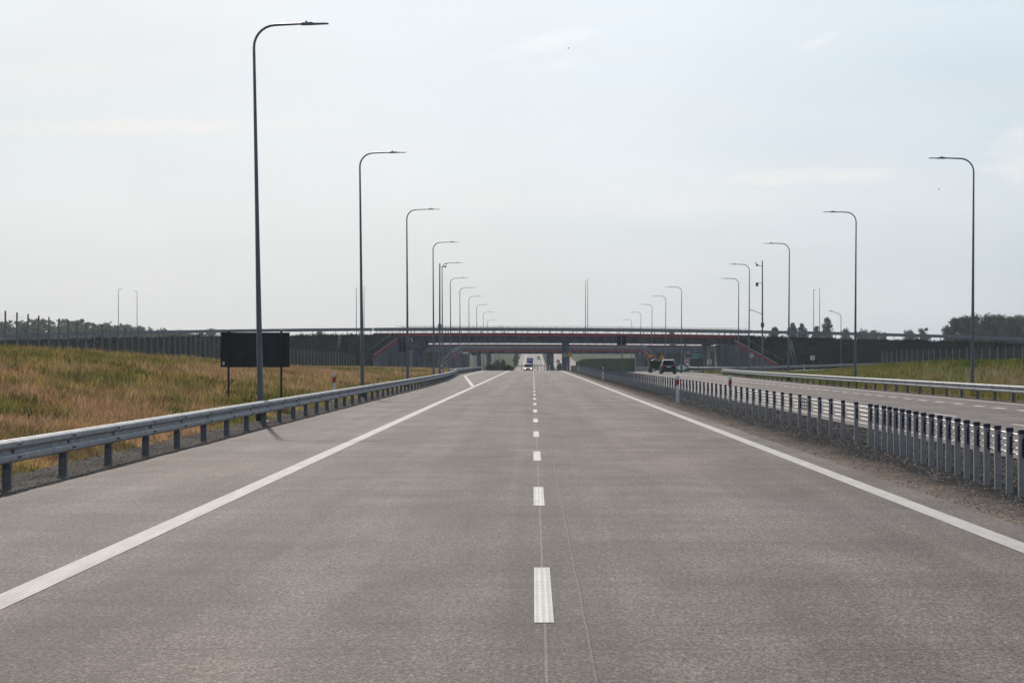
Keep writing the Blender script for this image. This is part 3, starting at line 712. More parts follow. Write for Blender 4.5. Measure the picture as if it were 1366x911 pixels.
# green gore marker
x, y, z = at(909, 490.3, 300); zb = Pf(300); hgt = z-zb
dome = [(-1.0, -.58), (1.0, -.58), (1.0, -.1), (.62, .38), (.2, .58), (-.2, .58), (-.62, .38), (-1.0, -.1)]
poly_sign('green rounded exit marker board with two white triangles beside the dark car', 909, 490.3, 300, dome, M['green'], [([(-.12, -.42), (-.12, .42), (-.75, -.02)], M['white'], 'arrow'), ([(.12, -.42), (.12, .42), (.75, -.02)], M['white'], 'arrow')], base=zb, name='exit_marker', cat='exit marker')
poly_sign('small round red sign behind the bridge pier, over the far road', 744.6, 482, 560, disc(.42), M['red'], [(disc(.18), M['white'], 'sign_face')], base=Pf(560))
# cabinet
x, y, z = at(1350.3, 484, 170); zb = gz(x, y); cbn = thing('roadside_cabinet', 'pale upright cabinet in the grass at the far right', 'cabinet', (x, y, zb))
m_ = MB(); m_.span(-.2, .2, -.15, .15, -.3, z+.27-zb); m_.build('housing', M['pale'], cbn, bevel=.02); m_ = MB(); m_.span(-.22, .22, -.17, .17, z+.272-zb, z+.32-zb); m_.build('lid', M['steel'], cbn)

# delineator posts
def delineator(label, x, y, z, col, first=[None]):
    if first[0] is None:
        root = thing('delineator_post', label, 'delineator', (x, y, z), 0, 'white delineator posts')
        m = MB(); m.loft([[(-.06, -.045, k), (.06, -.045, k), (.06, .03, k), (0, .055, k), (-.06, .03, k)] for k in (-.2, 1.02)]+[[(-.06, -.045, 1.06), (.06, -.045, 1.10), (.06, .03, 1.10), (0, .055, 1.08), (-.06, .03, 1.06)]])
        m.build('body', M['white'], root)
        m = MB(); m.prism([(-.062, .68), (.062, .74), (.062, .96), (-.062, .90)], -.052, .02); bd = m.build('red_band', M['red'], root)
        m = MB(); m.span(-.022, .022, -.058, -.0525, .74, .90); m.build('reflector', M['red'], bd); first[0] = root; return root
    return dup(first[0], (x, y, z), 0, label)
delineator('largest white post with a red band, in front of the cable barrier', 5.78, 93, -.02, 0)
delineator('white post with a red band, left of the dark sign pole in the median', at_x(804.2, 203), 203, -.02, 0)
delineator('small far white post along the cable barrier near the bridge pier', at_x(771.8, 335), 335, -.02, 0)
delineator('tiny white post at the crest of the road beside the middle bridge pier', at_x(756.5, 388), 388, Pf(388), 0)
delineator('red and white post standing behind the cable barrier on the opposite carriageway side', 7.75, 91.5, -.02, 0)
delineator('red and white post behind the left guardrail, right of the dark board', at_x(445.7, 88), 88, .12, 0)
delineator('dark red and white post by the foot of the left camera mast', at_x(589.5, 215), 215, .12, 0)
delineator('red and white post on the slip road behind the far right guardrail', at_x(1072.3, 305), 305, .0, 0)

# ---------------------------------------------------------------- bridges
def bridge(label, y0, width, x0, x1, zc, red_h, girder_h, pier_x, floor, curve, rail=(.36, .92), posts_top=True, mats=None):
    """deck follows zc - curve*(x+12)^2 (top of the red coping)"""
    root = thing('overpass_bridge', label, 'bridge', ((x0+x1)/2, y0, floor)); ox, oy, oz0 = (x0+x1)/2, y0, floor
    zt = lambda x: zc-curve*(x+12)**2
    xs_ = np.linspace(x0, x1, 25)
    def ribbon(nm, ya, yb, a, b_, mat, xa=None, xb=None):
        xx = np.linspace(x0 if xa is None else xa, x1 if xb is None else xb, 25); m = MB()
        m.loft([[(x-ox, ya-oy, zt(x)+a-oz0), (x-ox, yb-oy, zt(x)+a-oz0), (x-ox, yb-oy, zt(x)+b_-oz0), (x-ox, ya-oy, zt(x)+b_-oz0)] for x in xx]); return m.build(nm, mat, root)
    ribbon('deck', y0+.3, y0+width-.3, -red_h+.05, -.06, M['concrete'])
    for k in range(4):
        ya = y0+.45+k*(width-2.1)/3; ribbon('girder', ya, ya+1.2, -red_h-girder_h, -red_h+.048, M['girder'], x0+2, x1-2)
    ribbon('edge_beam', y0, y0+.298, -red_h, 0, M['coping']); ribbon('edge_beam', y0+width-.298, y0+width, -red_h, 0, M['coping'])
    for yy in (y0+.5, y0+width-.6):
        ribbon('guardrail_beam', yy-.04, yy+.04, rail[0]+(.1 if yy > y0+1 else 0), rail[1], M['brail'])
        m = MB()
        for x in np.arange(x0+.5, x1, 2.0): m.span(x-.05-ox, x+.05-ox, yy+.05-oy, yy+.15-oy, zt(x)-.05-oz0, zt(x)+rail[1]-.05-oz0)
        m.build('guardrail_posts', M['brail'], root)
        if posts_top:
            y2 = yy-.32 if yy < y0+width/2 else yy+.42; m = MB()
            for x in np.arange(x0+4, x1-1, 1.2): m.span(x-.028-ox, x+.028-ox, y2-.03-oy, y2+.03-oy, zt(x)-.05-oz0, zt(x)+1.16-oz0)
            m.build('railing_posts', M['brail'], root)
            ribbon('handrail', y2-.03, y2+.03, 1.162, 1.205, M['brail'], x0+4, x1-1)
    for (a, b_, cap) in pier_x:
        m = MB(); zt0 = zt(a)-red_h-girder_h
        m.span(a-ox, b_-ox, y0+1.2-oy, y0+width-1.2-oy, -.6, (zt0-cap if cap else zt0)-oz0); pr = m.build('pier', M['concrete'], root, bevel=.08)
        if cap: m = MB(); m.span(a-.9-ox, b_+.45-ox, y0+.7-oy, y0+width-.7-oy, zt0-cap+.002-oz0, zt0-oz0); m.build('cap_beam', M['concrete'], pr)
    return root, zt, (ox, oy, oz0)
br, zt1, o1 = bridge('near concrete road bridge with red edge beam spanning the motorway', 400, 12.5, -27.5, 38, 6.33, .58, .93, [(-20.4, -19.0, 1.05), (5.1, 6.27, 0)], -.5, .00018)
def local(m, o0): 
    m.v = [(x-o0[0], y-o0[1], z-o0[2]) for x, y, z in m.v]; return m
m = MB(); m.tube([(30.4, 402, -.8), (30.4, 402, 4.5)], .36, 16); local(m, o1).build('column', M['concrete_light'], br, True)  # columns paler than the walls: sunlight on them put into the concrete colour
m = MB(); m.tube([(30.4, 409, -.8), (30.4, 409, 4.5)], .36, 16); local(m, o1).build('column', M['concrete_light'], br, True)
m = MB(); m.tube([(-21.2, 401.4, -.8), (-21.2, 401.4, 3.5)], .38, 16); local(m, o1).build('column', M['concrete_light'], br, True)  # sunlit edge of this column coloured in with the paler concrete
m = MB(); m.span(29.7, 31.1, 401, 410, 4.2, 4.6); local(m, o1).build('cap_beam', M['concrete'], br)
def abutment(o0, root, xa, xb, y0, y1, ztop, xw, yw, zlow, light):
    m = MB(); m.span(xa, xb, y0, y1, -.8, ztop-.75); local(m, o0).build('abutment_wall', M['concrete'], root)
    # flared wing wall with red sloping coping and a stair handrail above it
    xi = xa if abs(xw-xa) < abs(xw-xb) else xb
    def slab(nm, mat, yo, t, zt_a, zt_b, zb_a, zb_b):
        q_ = MB(); q_.add([(xi, y0+yo, zb_a), (xw, yw+yo, zb_b), (xw, yw+yo, zt_b), (xi, y0+yo, zt_a), (xi, y0+yo+t, zb_a), (xw, yw+yo+t, zb_b), (xw, yw+yo+t, zt_b), (xi, y0+yo+t, zt_a)],
              [(0, 1, 2, 3), (7, 6, 5, 4), (0, 4, 5, 1), (1, 5, 6, 2), (2, 6, 7, 3), (3, 7, 4, 0)]); return local(q_, o0).build(nm, mat, root)
    slab('wing_wall', M['concrete'], 0, .5, ztop-.7, zlow-.45, -.8, -.8)
    slab('wing_coping', M['coping'], -.08, .66, ztop, zlow, ztop-.7, zlow-.5)
    slab('stair_kerb', M['concrete_light'], .05, .4, ztop+.16, zlow+.16, ztop+.003, zlow+.003)
    q_ = MB()
    for hh in (.55, 1.05): q_.tube([(xi, y0+1.2, ztop+.5+hh), (xw+(xw-xi)*.15, yw+1.2, zlow-.25+hh)], .03, 6)
    for t in np.linspace(0.02, 1, 7):
        a = (xi+(xw-xi)*t*1.15, y0+1.2+(yw-y0)*t, ztop+.5+(zlow-.75-ztop)*t); q_.tube([(a[0], a[1], a[2]-.6), (a[0], a[1], a[2]+1.05)], .025, 6)
    local(q_, o0).build('stair_handrail', M['steel_dark'], root)
abutment(o1, br, -23.3, -21.7, 398.6, 412, 5.4, -29.2, 391.6, .8, False)
m = MB(); m.span(-27, -23.31, 399.2, 399.9, 4.6, 5.75); local(m, o1).build('parapet_end', M['concrete'], br)
abutment(o1, br, 32.2, 34.6, 398.6, 412, 5.0, 41.2, 391.6, .9, True)
m = MB(); m.span(-20.9, -20.78, 398.9, 399.0, 4.85, 5.55); m.span(-20.78, -20.55, 398.9, 399.0, 4.85, 4.95); local(m, o1).build('drain_pipe', M['white'], br)
br2, zt2, o2 = bridge('second bridge with red edge beam, seen beneath the near bridge', 560, 10, -17.5, 27.5, 4.2, .42, .62, [(3.4, 5.0, 0), (-11.3, -10.2, 0), (-13.4, -12.7, 0)], Pf(560)-.3, .0, (.2, .8), False)
abutment(o2, br2, -17.2, -15.6, 559, 570, 3.9, -22, 553, .4, False)
abutment(o2, br2, 25, 26.4, 559, 570, 3.9, 29.0, 553, 2.0, True)
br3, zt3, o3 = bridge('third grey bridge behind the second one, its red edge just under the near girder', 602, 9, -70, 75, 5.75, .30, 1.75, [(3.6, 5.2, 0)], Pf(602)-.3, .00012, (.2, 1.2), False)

# embankments carrying the crossing roads
def embankment(name, x0, x1, yf, yb, ztop, zbase, slope, cut=None, mat=None):
    n = max(8, int(abs(x1-x0)/3)); m = MB(); rings = []
    for x in np.linspace(x0, x1, n):
        T = ztop(x); fy = yf-slope*(T-zbase); z_f = zbase
        pts = [(x, fy, zbase-1.2), (x, fy, zbase), (x, yf-.4, T-.12), (x, yf+.4, T), (x, yb, T), (x, yb+slope*(T-zbase), zbase), (x, yb+slope*(T-zbase), zbase-1.2)]
        if cut:
            c_ = cut(x)
            if c_ is not None and c_ > fy:
                zf_ = T-(yf-c_)/slope; pts[0] = (x, c_, zbase-1.2); pts[1] = (x, c_, max(zf_, zbase)) if c_ < yf-.4 else (x, yf-.41, T-.125)
        rings.append(pts)
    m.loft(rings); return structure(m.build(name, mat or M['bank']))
cutL = lambda x: (398.9+(x+23.3)*(7/5.9)) if x > -29.2 else None
cutR = lambda x: (398.9-(x-34.6)*(7/6.6)) if x < 41.2 else None
etop = lambda x: zt1(x)-.42
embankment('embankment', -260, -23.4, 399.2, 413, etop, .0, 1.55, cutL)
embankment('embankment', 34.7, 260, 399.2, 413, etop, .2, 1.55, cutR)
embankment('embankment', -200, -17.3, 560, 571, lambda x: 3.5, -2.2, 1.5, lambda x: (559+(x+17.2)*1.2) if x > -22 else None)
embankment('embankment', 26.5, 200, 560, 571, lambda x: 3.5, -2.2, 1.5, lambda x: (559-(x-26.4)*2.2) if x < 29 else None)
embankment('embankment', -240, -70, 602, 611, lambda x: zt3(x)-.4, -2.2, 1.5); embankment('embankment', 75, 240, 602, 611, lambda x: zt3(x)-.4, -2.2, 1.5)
z1f = lambda x, y: etop(x)-.02
def crossing_rail(label, xa, xb):
    base = (xa, 400.1, etop(xa)); root = thing('guardrail', label, 'guardrail', base, 0, 'guardrails along the crossing road'); 
    xx = np.linspace(xa, xb, 40); m = MB()
    m.loft([[(x-xa, -.03, etop(x)+.78-base[2]), (x-xa, .03, etop(x)+.78-base[2]), (x-xa, .03, etop(x)+1.31-base[2]), (x-xa, -.03, etop(x)+1.31-base[2])] for x in xx]); m.build('rail_beam', M['brail'], root)
    m = MB()
    for x in np.arange(min(xa, xb), max(xa, xb), 2.): m.span(x-xa-.05, x-xa+.05, .05, .13, etop(x)-.2-base[2], etop(x)+1.25-base[2])
    m.build('posts', M['brail'], root); return root
def parapet(label, xa, xb, y, z0, z1):
    r_ = thing('parapet', label, 'parapet', (xa, y, z0), 0, 'parapets beyond the near bridge'); m = MB(); m.span(0, xb-xa, 0, .25, -.3, z1-z0); m.build('wall', M['concrete'], r_); m = MB(); m.span(0, xb-xa, -.04, .29, z1-z0+.002, z1-z0+.12); m.build('cap_strip', M['brail'], r_)
parapet('grey parapet left of the second bridge, under the near bridge', -60, -17.6, 560.3, 3.45, 4.5); parapet('grey parapet right of the second bridge, under the near bridge', 27.6, 60, 560.3, 3.45, 4.5)
crossing_rail('thin dark guardrail on top of the left bank, running up to the bridge', -27.6, -250)
crossing_rail('thin grey guardrail on top of the right bank beyond the bridge', 38.05, 250)
structure(raw_mesh('crossing_road', [v for x in np.linspace(-260, 260, 60) for v in ((x, 401, zt1(x)-.02 if -27 < x < 38 else etop(x)+.02), (x, 411.5, zt1(x)-.02 if -27 < x < 38 else etop(x)+.02))],
    [k for i in range(59) for k in (2*i, 2*i+2, 2*i+3, 2*i+1)], np.arange(59)*4, None, M['road2']))
# concrete drainage chutes down the banks
for lb, pa, pb_ in (('narrow concrete drainage chute down the left bank', (453.5, 447), (448, 486)), ('narrow concrete drainage chute down the right bank, near the third right-hand lamp', (1053.5, 452), (1060, 489))):
    xa = at_x(pa[0], 399); xb = at_x(pb_[0], 392); T = etop(xa); zb_ = .1
    root = thing('drainage_chute', lb, 'drain', (xb, 392, zb_), 0, 'concrete chutes on the banks')
    yb_ = 399.0-1.55*(T-.3)
    for off in (-.22, .22):
        q_ = MB(); a = Vector((xa+off-xb, 398.8-392, T-.12-zb_)); b_ = Vector((off, yb_+.35-392, .25)); q_.tube([a, b_], .09, 6); q_.build('kerb', M['concrete'], root)
    q_ = MB(); q_.add([(xa-.2-xb, 6.8, T-.10-zb_), (xa+.2-xb, 6.8, T-.10-zb_), (.2, yb_+.35-392, .27), (-.2, yb_+.35-392, .27)], [(0, 1, 2, 3)]); q_.build('channel', M['concrete'], root)

# ---------------------------------------------------------------- mesh fences
def mesh_fence(name, label, path, ztop, spacing, wires, mat, zlow=None, plate=False):
    P2 = [Vector(p) for p in path]; L = [0]
    for a, b_ in zip(P2, P2[1:]): L.append(L[-1]+(b_-a).length)
    def point(s_):
        i = max(k for k in range(len(L)-1) if L[k] <= min(s_, L[-1]-1e-6)); t = (P2[i+1]-P2[i]).normalized(); return P2[i]+t*(s_-L[i])
    base = Vector((P2[0].x, P2[0].y, gz(P2[0].x, P2[0].y))); root = thing(name, label, 'fence', base)
    n = int(L[-1]//spacing)+1; wm = MB(); pm = MB(); pm.span(-.045, .045, -.045, .045, -.4, 1.0); proto = None; pts = []
    for k in range(n):
        p = point(k*spacing); g_ = gz(p.x, p.y); zt = ztop(p.y)
        pts.append((p, g_, zt))
        if k < 100:
            if proto is None: o = proto = pm.build('post', M['steel_dark'], root)
            else: o = proto.copy(); COL.objects.link(o); o.parent = root
            o.location = (p.x-base.x, p.y-base.y, g_-base.z); o.scale = (1, 1, zt-g_)
    for (p, g1, t1), (q_, g2, t2) in zip(pts, pts[1:]):
        for k in range(wires):
            f = (k+.3)/wires
            wm.tube([(p.x-base.x, p.y-base.y, g1+(t1-.15-g1)*f-base.z), (q_.x-base.x, q_.y-base.y, g2+(t2-.15-g2)*f-base.z)], .0022, 3, cap=False)
        for k in range(1, 10):
            a = p.lerp(q_, k/10); g_ = g1+(g2-g1)*k/10; t_ = t1+(t2-t1)*k/10; wm.tube([(a.x-base.x, a.y-base.y, g_-base.z), (a.x-base.x, a.y-base.y, t_-.15-base.z)], .002, 3, cap=False)
    wm.build('wire_mesh', M['steel_dark'], root); return root
mesh_fence('wire_fence', 'tall wire mesh fence with thin posts behind the left grass hill', [(-33.7, 128), (-33.7, 300), (-29.6, 388)], lambda y: float(np.interp(y, [120, 150, 193, 248, 322, 390], [5.0, 4.8, 4.3, 4.2, 3.3, 2.6])), 3.35, 14, None)
mesh_fence('wire_fence', 'wire mesh fence in front of the dark bank behind the mound on the right', [(45, 300), (47, 262), (50, 225), (54, 180), (57, 150)], lambda y: float(np.interp(y, [150, 225, 262, 300], [3.6, 3.1, 2.95, 2.85])), 3., 14, None)

# dark green screen, low barrier
g0 = Vector((13.9, 318)); g1 = Vector((6.35+.9, 392)); root = thing('green_screen', 'long dark green screen wall of upright boards standing by the median before the bridge', 'screen', (g0.x, g0.y, Pf(g0.y)))
m = MB(); n = 34
for k in range(n):
    a = g0.lerp(g1, k/n); b_ = g0.lerp(g1, (k+.97)/n); t = (b_-a); c_ = (a+b_)/2; ang = math.atan2(t.y, t.x)
    ht = 1.9 if k < n-5 else 1.9-.12*(k-n+5); zz = Pf(c_.y)
    m.box((c_.x-g0.x, c_.y-g0.y, zz+ht/2-.05), (t.length, .06+.03*(k % 2), ht+.1), ang)
m.build('boards', M['screen'], root)
m = MB(); m.tube([(g0.x-g0.x-.06, -.1, -.2), (-.06, -.1, 1.93)], .05, 6); m.build('end_post', M['screen'], root)
kb = thing('concrete_barrier', 'low pale concrete barrier left of the loaded truck', 'barrier', (at_x(860, 345), 345, Pf(345)))
m = MB(); m.prism([(-1.9, -.1), (1.5, -.1), (1.5, .72), (-1.9, .72)], -.12, .12); m.build('slab', M['concrete_light'], kb, bevel=.03); m = MB(); m.span(-2., 1.6, -.25, .25, -.1, .12); m.build('footing', M['concrete'], kb)

# ---------------------------------------------------------------- vehicles
def car(name, label, loc, rz, body, roof, tall=1.5, L=4.4, Wd=1.8, lit=False, group=None, cat='car'):
    root = thing(name, label, cat, loc, rz, group); h = Wd/2; belt = tall*.58; hl = L/2
    m = MB(); sec = []
    for y, zb_, zt_, w in ((-hl, .42, belt-.12, h*.86), (-hl+.06, .30, belt-.02, h*.94), (-hl+.5, .24, belt, h), (0, .22, belt, h), (hl*.45, .22, belt-.02, h), (hl-.35, .25, belt-.14, h*.96), (hl-.05, .32, belt-.28, h*.86), (hl, .40, belt-.34, h*.78)):
        sec.append([(-w*.94, y, zb_), (w*.94, y, zb_), (w, y, zb_+.14), (w, y, zt_-.14), (w*.93, y, zt_), (-w*.93, y, zt_), (-w, y, zt_-.14), (-w, y, zb_+.14)])
    m.loft(sec); m.build('body', body, root, True)
    m = MB(); a = [(-hl+.12, belt-.02, h*.93), (-hl+.42, tall-.06, h*.70), (-hl+.65, tall, h*.66), (0, tall, h*.68), (hl*.12, tall-.05, h*.69), (hl*.45, belt-.02, h*.92)]
    bot = belt-.03; rr = []
    m.loft([[(-w, y, z), (w, y, z), (h*.93, y, bot), (-h*.93, y, bot)] if z > bot+.05 else [(-w, y, z), (w, y, z), (w, y, bot-.03), (-w, y, bot-.03)] for y, z, w in a]); cb_ = m.build('cabin', roof, root, bevel=.02)
    wn_ = MB(); e = .012   # rear window, windscreen, side windows set just proud of the cabin
    def pane(p0, p1, nm):
        (ya, za, wa), (yb_, zb2, wb) = p0, p1; s_ = -1 if ya < 0 else 1; q_ = MB()
        q_.add([(-wa, ya+s_*e, za), (wa, ya+s_*e, za), (wb, yb_+s_*e, zb2), (-wb, yb_+s_*e, zb2), (-wa, ya, za), (wa, ya, za), (wb, yb_, zb2), (-wb, yb_, zb2)], [(0, 1, 2, 3), (7, 6, 5, 4), (0, 4, 5, 1), (1, 5, 6, 2), (2, 6, 7, 3), (3, 7, 4, 0)]); q_.build(nm, M['glass'], cb_)
    pane((-hl+.14, belt+.02, h*.86), (-hl+.405, tall-.10, h*.63), 'rear_window'); pane((hl*.43, belt+.05, h*.84), (hl*.15, tall-.10, h*.62), 'windscreen')
    for s_ in (-1, 1):
        q_ = MB(); q_.add([(s_*(h*.925), -hl+.5, belt+.03), (s_*(h*.925), hl*.36, belt+.03), (s_*(h*.74), hl*.12, tall-.14), (s_*(h*.74), -hl+.62, tall-.14)], [(0, 1, 2, 3)]); q_.build('side_window', M['glass'], cb_)
        q_ = MB(); q_.box((s_*(h+.09), hl*.33, belt+.08), (.18, .1, .14)); q_.build('mirror', body, root, bevel=.02)
        q_ = MB(); q_.box((s_*h*.80, -hl+.03, belt-.10), (h*.26, .12, .30)); q_.build('tail_light', M['tail'], root, bevel=.02)
        q_ = MB(); q_.box((s_*h*.62, hl-.06, belt-.36), (h*.34, .16, .15)); q_.build('headlight', M['head'] if lit else M['pale'], root, bevel=.03)
        for yy in (-hl+.85, hl-.85):
            q_ = MB(); q_.tube([(s_*(h-.24), yy, .34), (s_*(h-.2), yy, .34), (s_*(h-.02), yy, .34), (s_*(h+.015), yy, .34)], [.27, .34, .34, .27], 20); wh = q_.build('wheel', M['tyre'], root)
            q_ = MB(); q_.tube([(s_*(h-.05), yy, .34), (s_*(h+.022), yy, .34)], .2, 14); q_.build('rim', M['rim'], wh)
    q_ = MB(); q_.box((0, -hl-.02, .50), (Wd*.86, .14, .24)); q_.build('rear_bumper', M['black'], root, bevel=.03)
    q_ = MB(); q_.box((0, -hl-.015, belt-.16), (.52, .03, .11)); q_.build('number_plate', M['white'], root)
    q_ = MB(); q_.box((0, hl-.02, .44), (Wd*.7, .12, .2)); q_.build('grille', M['black'], root, bevel=.03)
    return root
x = at_x(890.6, 280); s = car('parked_car', 'dark teal estate car with pale roof seen from behind on the opposite carriageway', (x, 280, Pf(280)), 0, M['teal'], M['pale'], 1.72, 4.6, 1.84)  # pale cabin colour stands in for sky reflected in dark paint
for sx in (-.5, .5):
    m = MB(); m.tube([(sx, -1.6, 1.75), (sx, .3, 1.75)], .02, 6); m.build('roof_rail', M['black'], s)
car('oncoming_car', 'silver car with lit headlights just over the crest of the road', (at_x(704.5, 450), 450, Pf(450)), math.pi, M['silver'], M['silver'], 1.5, 4.4, 1.78, True, 'vehicles coming up the far road')
car('oncoming_car', 'dark car with lit headlights farthest up the road under the second bridge', (at_x(718.5, 1080), 1080, Pf(1080)), math.pi, M['darkpaint'], M['darkpaint'], 1.75, 4.6, 1.9, True, 'vehicles coming up the far road')
x = at_x(707, 870); t = thing('oncoming_truck', 'dark box truck with a blue and white front on the far road', 'truck', (x, 870, Pf(870)), math.pi, 'vehicles coming up the far road')
m = MB(); m.span(-1.15, 1.15, -5.2, 1.2, .9, 3.75); m.build('cargo_box', M['darkpaint'], t, bevel=.05)
m = MB(); m.loft([[(-1.05, y, .5), (1.05, y, .5), (1.05, y, z), (-1.05, y, z)] for y, z in ((1.3, 2.9), (2.4, 2.85), (2.9, 2.0), (3.0, 1.6))]); cab = m.build('cab', M['bluepaint'], t, bevel=.05)
m = MB(); m.add([(-.92, 2.50, 2.72), (.92, 2.50, 2.72), (.98, 2.93, 2.02), (-.98, 2.93, 2.02)], [(0, 1, 2, 3)]); m.build('windscreen', M['glass'], cab)
m = MB(); m.span(-.7, .7, 3.02, 3.05, 1.2, 1.55); m.build('stripe', M['white'], cab)
m = MB(); m.span(-.7, .7, 1.6, 1.9, 2.92, 3.08); m.build('beacon_bar', M['beacon'], cab)
for sx in (-1, 1):
    for yy in (-4., -3., 1.9): m = MB(); m.tube([(sx*.8, yy, .5), (sx*1.1, yy, .5)], .5, 16); m.build('wheel', M['tyre'], t)
# tipper truck with a load of timber, mostly hidden by the dark car
x = at_x(875.5, 308); t = thing('loaded_truck', 'dark green dropside truck carrying a load of pale timber left of the dark car', 'truck', (x, 308, Pf(308)))
m = MB(); m.span(-.95, .95, -2.4, 2., .62, .80); m.build('flatbed', M['black'], t)
for nm, a in (('tailboard', (-.98, .98, -2.46, -2.40, .55, 1.55)), ('sideboard', (-1.0, -.955, -2.39, 2, .802, 1.5)), ('sideboard', (.955, 1.0, -2.39, 2, .802, 1.5))):
    m = MB(); m.span(*a); m.build(nm, M['teal'] if nm == 'sideboard' else M['screen'], t)
m = MB(); m.span(-.9, .9, 2.1, 3.6, .5, 1.95); cab = m.build('cab', M['darkpaint'], t, bevel=.12); m = MB(); m.span(-.7, .7, 2.085, 2.099, 1.3, 1.8); m.build('rear_window', M['glass'], cab)
for sx in (-1, 1):
    for yy in (-1.5, 2.8): m = MB(); m.tube([(sx*.65, yy, .36), (sx*.92, yy, .36)], .36, 16); m.build('wheel', M['tyre'], t)
    m = MB(); m.span(sx*.75-.12, sx*.75+.12, -2.5, -2.465, .62, .74); m.build('tail_light', M['tail'], t)
ldm = MB()
for k in range(16):
    ldm.box((random.uniform(-.5, .5), random.uniform(-1.2, 1.2), .95+.055*k), (random.uniform(.12, .3), random.uniform(1.6, 2.6), .05), mat=Matrix.Rotation(random.uniform(-.5, .5), 3, 'Z') @ Matrix.Rotation(random.uniform(-.12, .18), 3, 'X'))
ld = ldm.build('timber_load', M['wood']); ld.location = (x, 308, Pf(308)); tag(ld, 'heap of pale timber boards lying on the dark green truck', 'timber')
# white van crossing on the third bridge
x = at_x(905.5, 607); vz = float(zt3(x)); v = thing('white_van', 'white van crossing the third bridge, seen under the near bridge', 'van', (x, 606, vz-.02), math.pi/2)
m = MB(); m.loft([[(-.95, y, .4), (.95, y, .4), (.95, y, z), (-.95, y, z)] for y, z in ((-2.6, 2.3), (1.1, 2.35), (1.7, 2.1), (2.3, 1.25), (2.7, 1.1))]); m.build('body', M['pale'], v, bevel=.06)
for sx in (-1, 1):
    m = MB(); m.add([(sx*.957, .6, 1.3), (sx*.957, 1.8, 1.3), (sx*.957, 1.4, 1.95), (sx*.957, .6, 1.95)], [(0, 1, 2, 3)]); m.build('side_window', M['glass'], v)
    for yy in (-1.6, 1.7): m = MB(); m.tube([(sx*.75, yy, .35), (sx*.98, yy, .35)], .35, 14); m.build('wheel', M['tyre'], v)
# closure barrier over the far road with two supports
yb_ = 468; x0_, x1_ = at_x(686, yb_), at_x(727, yb_); zz = Pf(yb_); cbx = thing('road_barrier', 'dark horizontal barrier pole across the far road behind the silver car', 'barrier', ((x0_+x1_)/2, yb_, zz)); w_ = (x1_-x0_)/2
zbar = EYE-7.5*yb_/F-zz
m = MB(); m.span(-w_, w_, -.06, .06, zbar-.07, zbar+.07); m.build('pole', M['black'], cbx)
for u in (at_x(696, yb_)-(x0_+x1_)/2, at_x(717, yb_)-(x0_+x1_)/2, w_-.1): m = MB(); m.span(u-.06, u+.06, -.055, .055, -.1, zbar-.072); m.build('support', M['tarmac_dark'], cbx)
def beacon_post(label, px, py_base, d, h, group='red and white work-zone beacons', first=[None]):
    x = at_x(px, d)
    if first[0]: return dup(first[0], (x, d, Pf(d)), 0, label)
    root = thing('work_beacon', label, 'beacon', (x, d, Pf(d)), 0, group); first[0] = root
    m = MB(); m.span(-.14, .14, -.02, .02, .15, 1.25); bd = m.build('panel', M['white'], root)
    for z in (.25, .6, .95): m = MB(); m.add([(-.138, -.024, z), (.138, -.024, z+.14), (.138, -.024, z+.30), (-.138, -.024, z+.16)], [(0, 1, 2, 3)]); m.build('stripe', M['red'], bd)
    m = MB(); m.span(-.25, .25, -.2, .2, -.02, .149); m.build('foot', M['tarmac_dark'], root, bevel=.02); return root
for lb, px, d in (('leftmost red and white beacon right of the far barrier pole', 729.5, 430), ('middle red and white beacon right of the far barrier pole', 733, 445), ('red and white beacon on the far road right of the box truck', 713.3, 860)): beacon_post(lb, px, 0, d, 1.2)

# ---------------------------------------------------------------- trees and bushes
def leaf_cloud(blobs, n, size, rng, squash=.8):
    """leaf clump faces spread over and inside lumpy blobs -> verts, tri loops"""
    w = np.array([b_[3]**2 for b_ in blobs]); w /= w.sum(); pick = rng.choice(len(blobs), n, p=w)
    c_ = np.array([b_[:3] for b_ in blobs])[pick]; r_ = np.array([b_[3] for b_ in blobs])[pick]
    d = rng.normal(size=(n, 3)); d /= np.linalg.norm(d, axis=1)[:, None]
    rad = r_*(rng.random(n)**.35)*(1+.27*rng.normal(size=n))
    p = c_+d*rad[:, None]*np.array([1, 1, squash])
    a = rng.normal(size=(n, 3)); a /= np.linalg.norm(a, axis=1)[:, None]; b_ = np.cross(a, rng.normal(size=(n, 3))); b_ /= np.linalg.norm(b_, axis=1)[:, None]
    s_ = size*rng.uniform(.5, 1.3, n)[:, None]
    V = np.stack([p-a*s_-b_*s_*.5, p+a*s_-b_*s_*.4, p+b_*s_*.9+a*s_*.2], 1).reshape(-1, 3); return V
